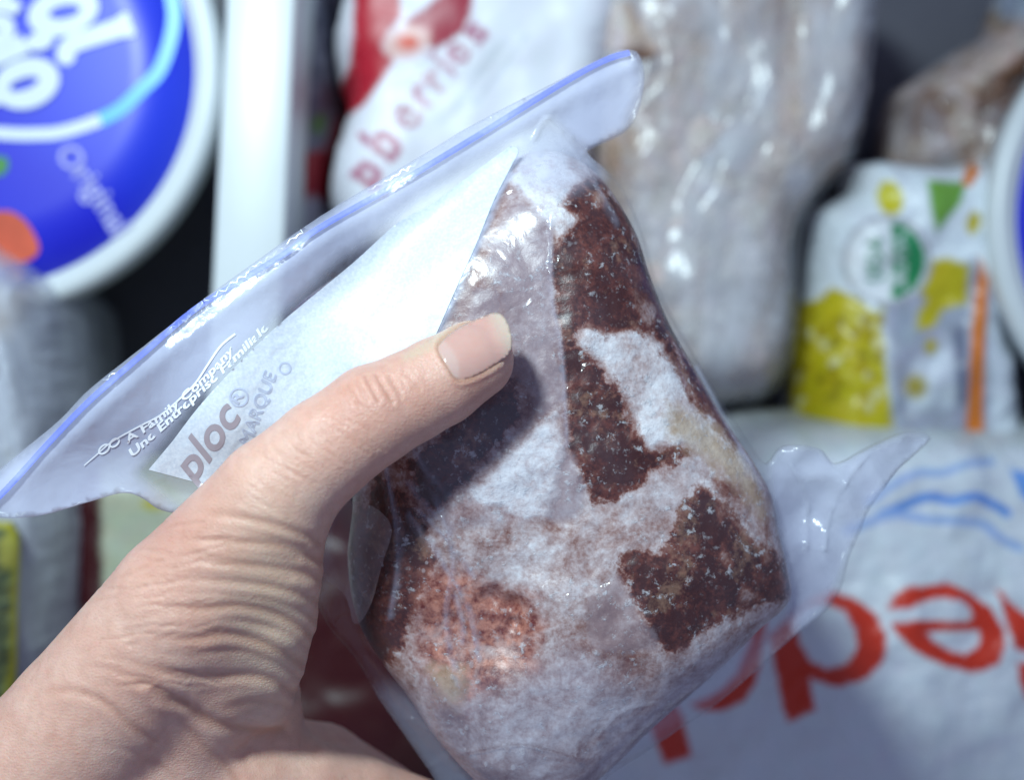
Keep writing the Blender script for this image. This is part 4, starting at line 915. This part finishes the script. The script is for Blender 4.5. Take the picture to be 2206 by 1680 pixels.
# nail fold
NB = z5([(905, 470), (830, 530), (755, 600), (748, 640), (775, 700), (830, 790), (875, 845), (960, 825), (1050, 785), (1130, 735), (1190, 680)])
l = resample(spline(NB, 6), 4, False); dn = dline(q, l)
near = facing > 0
NAILP = spline(z5([(760, 600), (850, 520), (950, 465), (1040, 428), (1108, 404), (1165, 430), (1203, 515), (1213, 600), (1198, 668), (1105, 738), (1000, 800), (880, 838), (828, 775), (775, 690), (750, 640)]), 6, True)
for _ in range(6): NAILP = 0.5 * NAILP + 0.25 * (np.roll(NAILP, 1, 0) + np.roll(NAILP, -1, 0))
sn = np.full(len(q), 99.0); mm = (np.abs(q[:, 0] - 1020) < 160) & (np.abs(q[:, 1] - 750) < 160) & near
sn[mm] = sd(q[mm], [NAILP])
disp += -0.0006 * np.clip(0.5 - (sn + 7) / 8, 0, 1) * near + 0.0003 * np.exp(-((sn - 8) / 6) ** 2) * (q[:, 0] < 1085) * near
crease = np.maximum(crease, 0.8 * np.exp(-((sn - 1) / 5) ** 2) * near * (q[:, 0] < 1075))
v2 = v + nr * disp[:, None]
em.vertices.foreach_set('co', v2.astype(np.float32).ravel()); em.update()
em.polygons.foreach_set('use_smooth', [True] * len(em.polygons))
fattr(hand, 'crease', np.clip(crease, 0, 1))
pk = np.exp(-(((q[:, 0] - 800) / 110) ** 2 + ((q[:, 1] - 860) / 90) ** 2)) + 0.8 * np.exp(-(((q[:, 0] - 390) / 120) ** 2 + ((q[:, 1] - 1130) / 110) ** 2)) + 0.9 * np.exp(-(((q[:, 0] - 1040) / 90) ** 2 + ((q[:, 1] - 850) / 50) ** 2))
fattr(hand, 'pink', np.clip(pk, 0, 1))
pl = np.exp(-(((q[:, 0] - 590) / 110) ** 2 + ((q[:, 1] - 1330) / 240) ** 2)) + 1.0 * np.clip(0.5 - sd(q, [spline([(870, 765), (930, 725), (1000, 690), (1010, 700), (950, 745), (880, 775)], 4, True)]) / 14, 0, 1)
fattr(hand, 'pale', np.clip(pl, 0, 1))
M_skin, nt, nn, ll, bs = newmat('skin')
s1 = noisen(nt, 95, 5, 0.6); s2 = noisen(nt, 420, 4, 0.6); s3 = noisen(nt, 28, 3)
c = mixc(nt, ramp(nt, s1.outputs['Fac'], 0.35, 0.68), (0.72, 0.40, 0.305), (0.80, 0.51, 0.405))
c = mixc(nt, mth(nt, 'MULTIPLY', ramp(nt, s2.outputs['Fac'], 0.45, 0.7), 0.3), c, (0.52, 0.26, 0.19))
c = mixc(nt, mth(nt, 'MULTIPLY', attr(nt, 'pink').outputs['Fac'], 0.5), c, (0.60, 0.27, 0.20))
c = mixc(nt, mth(nt, 'MULTIPLY', attr(nt, 'pale').outputs['Fac'], 0.6), c, (0.66, 0.52, 0.37))
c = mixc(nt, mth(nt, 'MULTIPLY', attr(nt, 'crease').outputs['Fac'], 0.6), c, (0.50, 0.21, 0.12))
ll.new(c, bs.inputs['Base Color'])
bs.inputs['Roughness'].default_value = 0.38; bs.inputs['Specular IOR Level'].default_value = 0.45
bs.inputs['Subsurface Weight'].default_value = 0.5; bs.inputs['Subsurface Scale'].default_value = 0.0032
bs.inputs['Subsurface Radius'].default_value = (1.0, 0.35, 0.2)
mp = nd(nt, 'ShaderNodeMapping'); mp.inputs['Rotation'].default_value = (0, 0, math.radians(-24)); mp.inputs['Scale'].default_value = (700, 2600, 1500)
ll.new(texco(nt), mp.inputs['Vector'])
fw = noisen(nt, 1.0, 3, 0.5, mp.outputs['Vector'], 0.4)
vs = nd(nt, 'ShaderNodeTexVoronoi', Scale=1500.0, _feature='DISTANCE_TO_EDGE'); ll.new(texco(nt), vs.inputs['Vector'])
bump(nt, bs, mth(nt, 'ADD', mth(nt, 'MULTIPLY', fw.outputs['Fac'], 1.0), mth(nt, 'MULTIPLY', mth(nt, 'MINIMUM', vs.outputs['Distance'], 0.25), 1.6)), 0.00018, 0.7)
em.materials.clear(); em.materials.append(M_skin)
hand.location = (0, 0, 0)
tag(hand, 'bare left hand gripping the zip bag with its thumb on top', 'hand')
# thumb nail: a curved plate riding in its fold
nm_, nt, nn, ll, bs = newmat('nail')
fe = attr(nt, 'edge').outputs['Fac']
nz_ = noisen(nt, 260, 3)
ncol = mixc(nt, nz_.outputs['Fac'], (0.64, 0.34, 0.28), (0.68, 0.42, 0.355))
ncol = mixc(nt, mth(nt, 'MULTIPLY', fe, 0.7), ncol, (0.66, 0.56, 0.44))
ncol = mixc(nt, mth(nt, 'MULTIPLY', attr(nt, 'rim').outputs['Fac'], 0.8), ncol, (0.60, 0.30, 0.19))
ncol = mixc(nt, mth(nt, 'MULTIPLY', attr(nt, 'moon').outputs['Fac'], 0.4), ncol, (0.72, 0.56, 0.50)); ll.new(ncol, bs.inputs['Base Color'])
bs.inputs['Roughness'].default_value = 0.2; bs.inputs['Coat Weight'].default_value = 0.6; bs.inputs['Coat Roughness'].default_value = 0.12
bs.inputs['Subsurface Weight'].default_value = 0.2; bs.inputs['Subsurface Scale'].default_value = 0.001
mp = nd(nt, 'ShaderNodeMapping'); mp.inputs['Rotation'].default_value = (0, 0, math.radians(-24)); mp.inputs['Scale'].default_value = (60, 1500, 60); ll.new(texco(nt), mp.inputs['Vector'])
bump(nt, bs, noisen(nt, 1.0, 2, 0.5, mp.outputs['Vector']).outputs['Fac'], 0.00008, 0.5)
nail = decal('thumb_nail', [NAILP], base_tree, 0.0002, nm_, None, 6)
nv = vco(nail); qn = PX(nv)
# straighten along the thumb so that the plate is a smooth half-pipe
axd = np.array([0.915, -0.40]); rel = qn - np.array([1020, 750]); s_ = rel @ axd; t_ = rel @ np.array([0.40, 0.915])
A = np.stack([np.ones_like(s_), s_, t_, t_ ** 2, s_ ** 2 * 0.3], 1); ok_ = (s_ < 50) & (np.abs(t_) < 58)
co, *_ = np.linalg.lstsq(A[ok_], nv[ok_, 2], rcond=None)
fit_ = A @ co; wb_ = 0.65 * np.clip((60 - s_) / 25, 0, 1); zn = (1 - wb_) * (fit_ - 0.0001) + wb_ * np.clip(nv[:, 2] - 0.0001, fit_ - 0.0005, fit_ + 0.0004)
nvn = np.array([P(x, y, z) for (x, y), z in zip(qn, zn)])
nail.data.vertices.foreach_set('co', nvn.astype(np.float32).ravel()); nail.data.update()
fattr(nail, 'edge', np.clip((s_ - 48 + 0.0016 * t_ ** 2) / 30, 0, 1))
rimd = dline(qn, NAILP, True)
fattr(nail, 'rim', np.exp(-(rimd / 4.0) ** 2) * (s_ < 38))
fattr(nail, 'moon', np.clip((-s_ - 46 + 0.0 * t_ - 0.006 * t_ ** 2) / 8 + 1, 0, 1))
sol = nail.modifiers.new('thickness', 'SOLIDIFY'); sol.thickness = 0.0005; sol.offset = -1
nail.parent = hand; nail['label'] = 'glossy pink thumb nail with pale free edge'
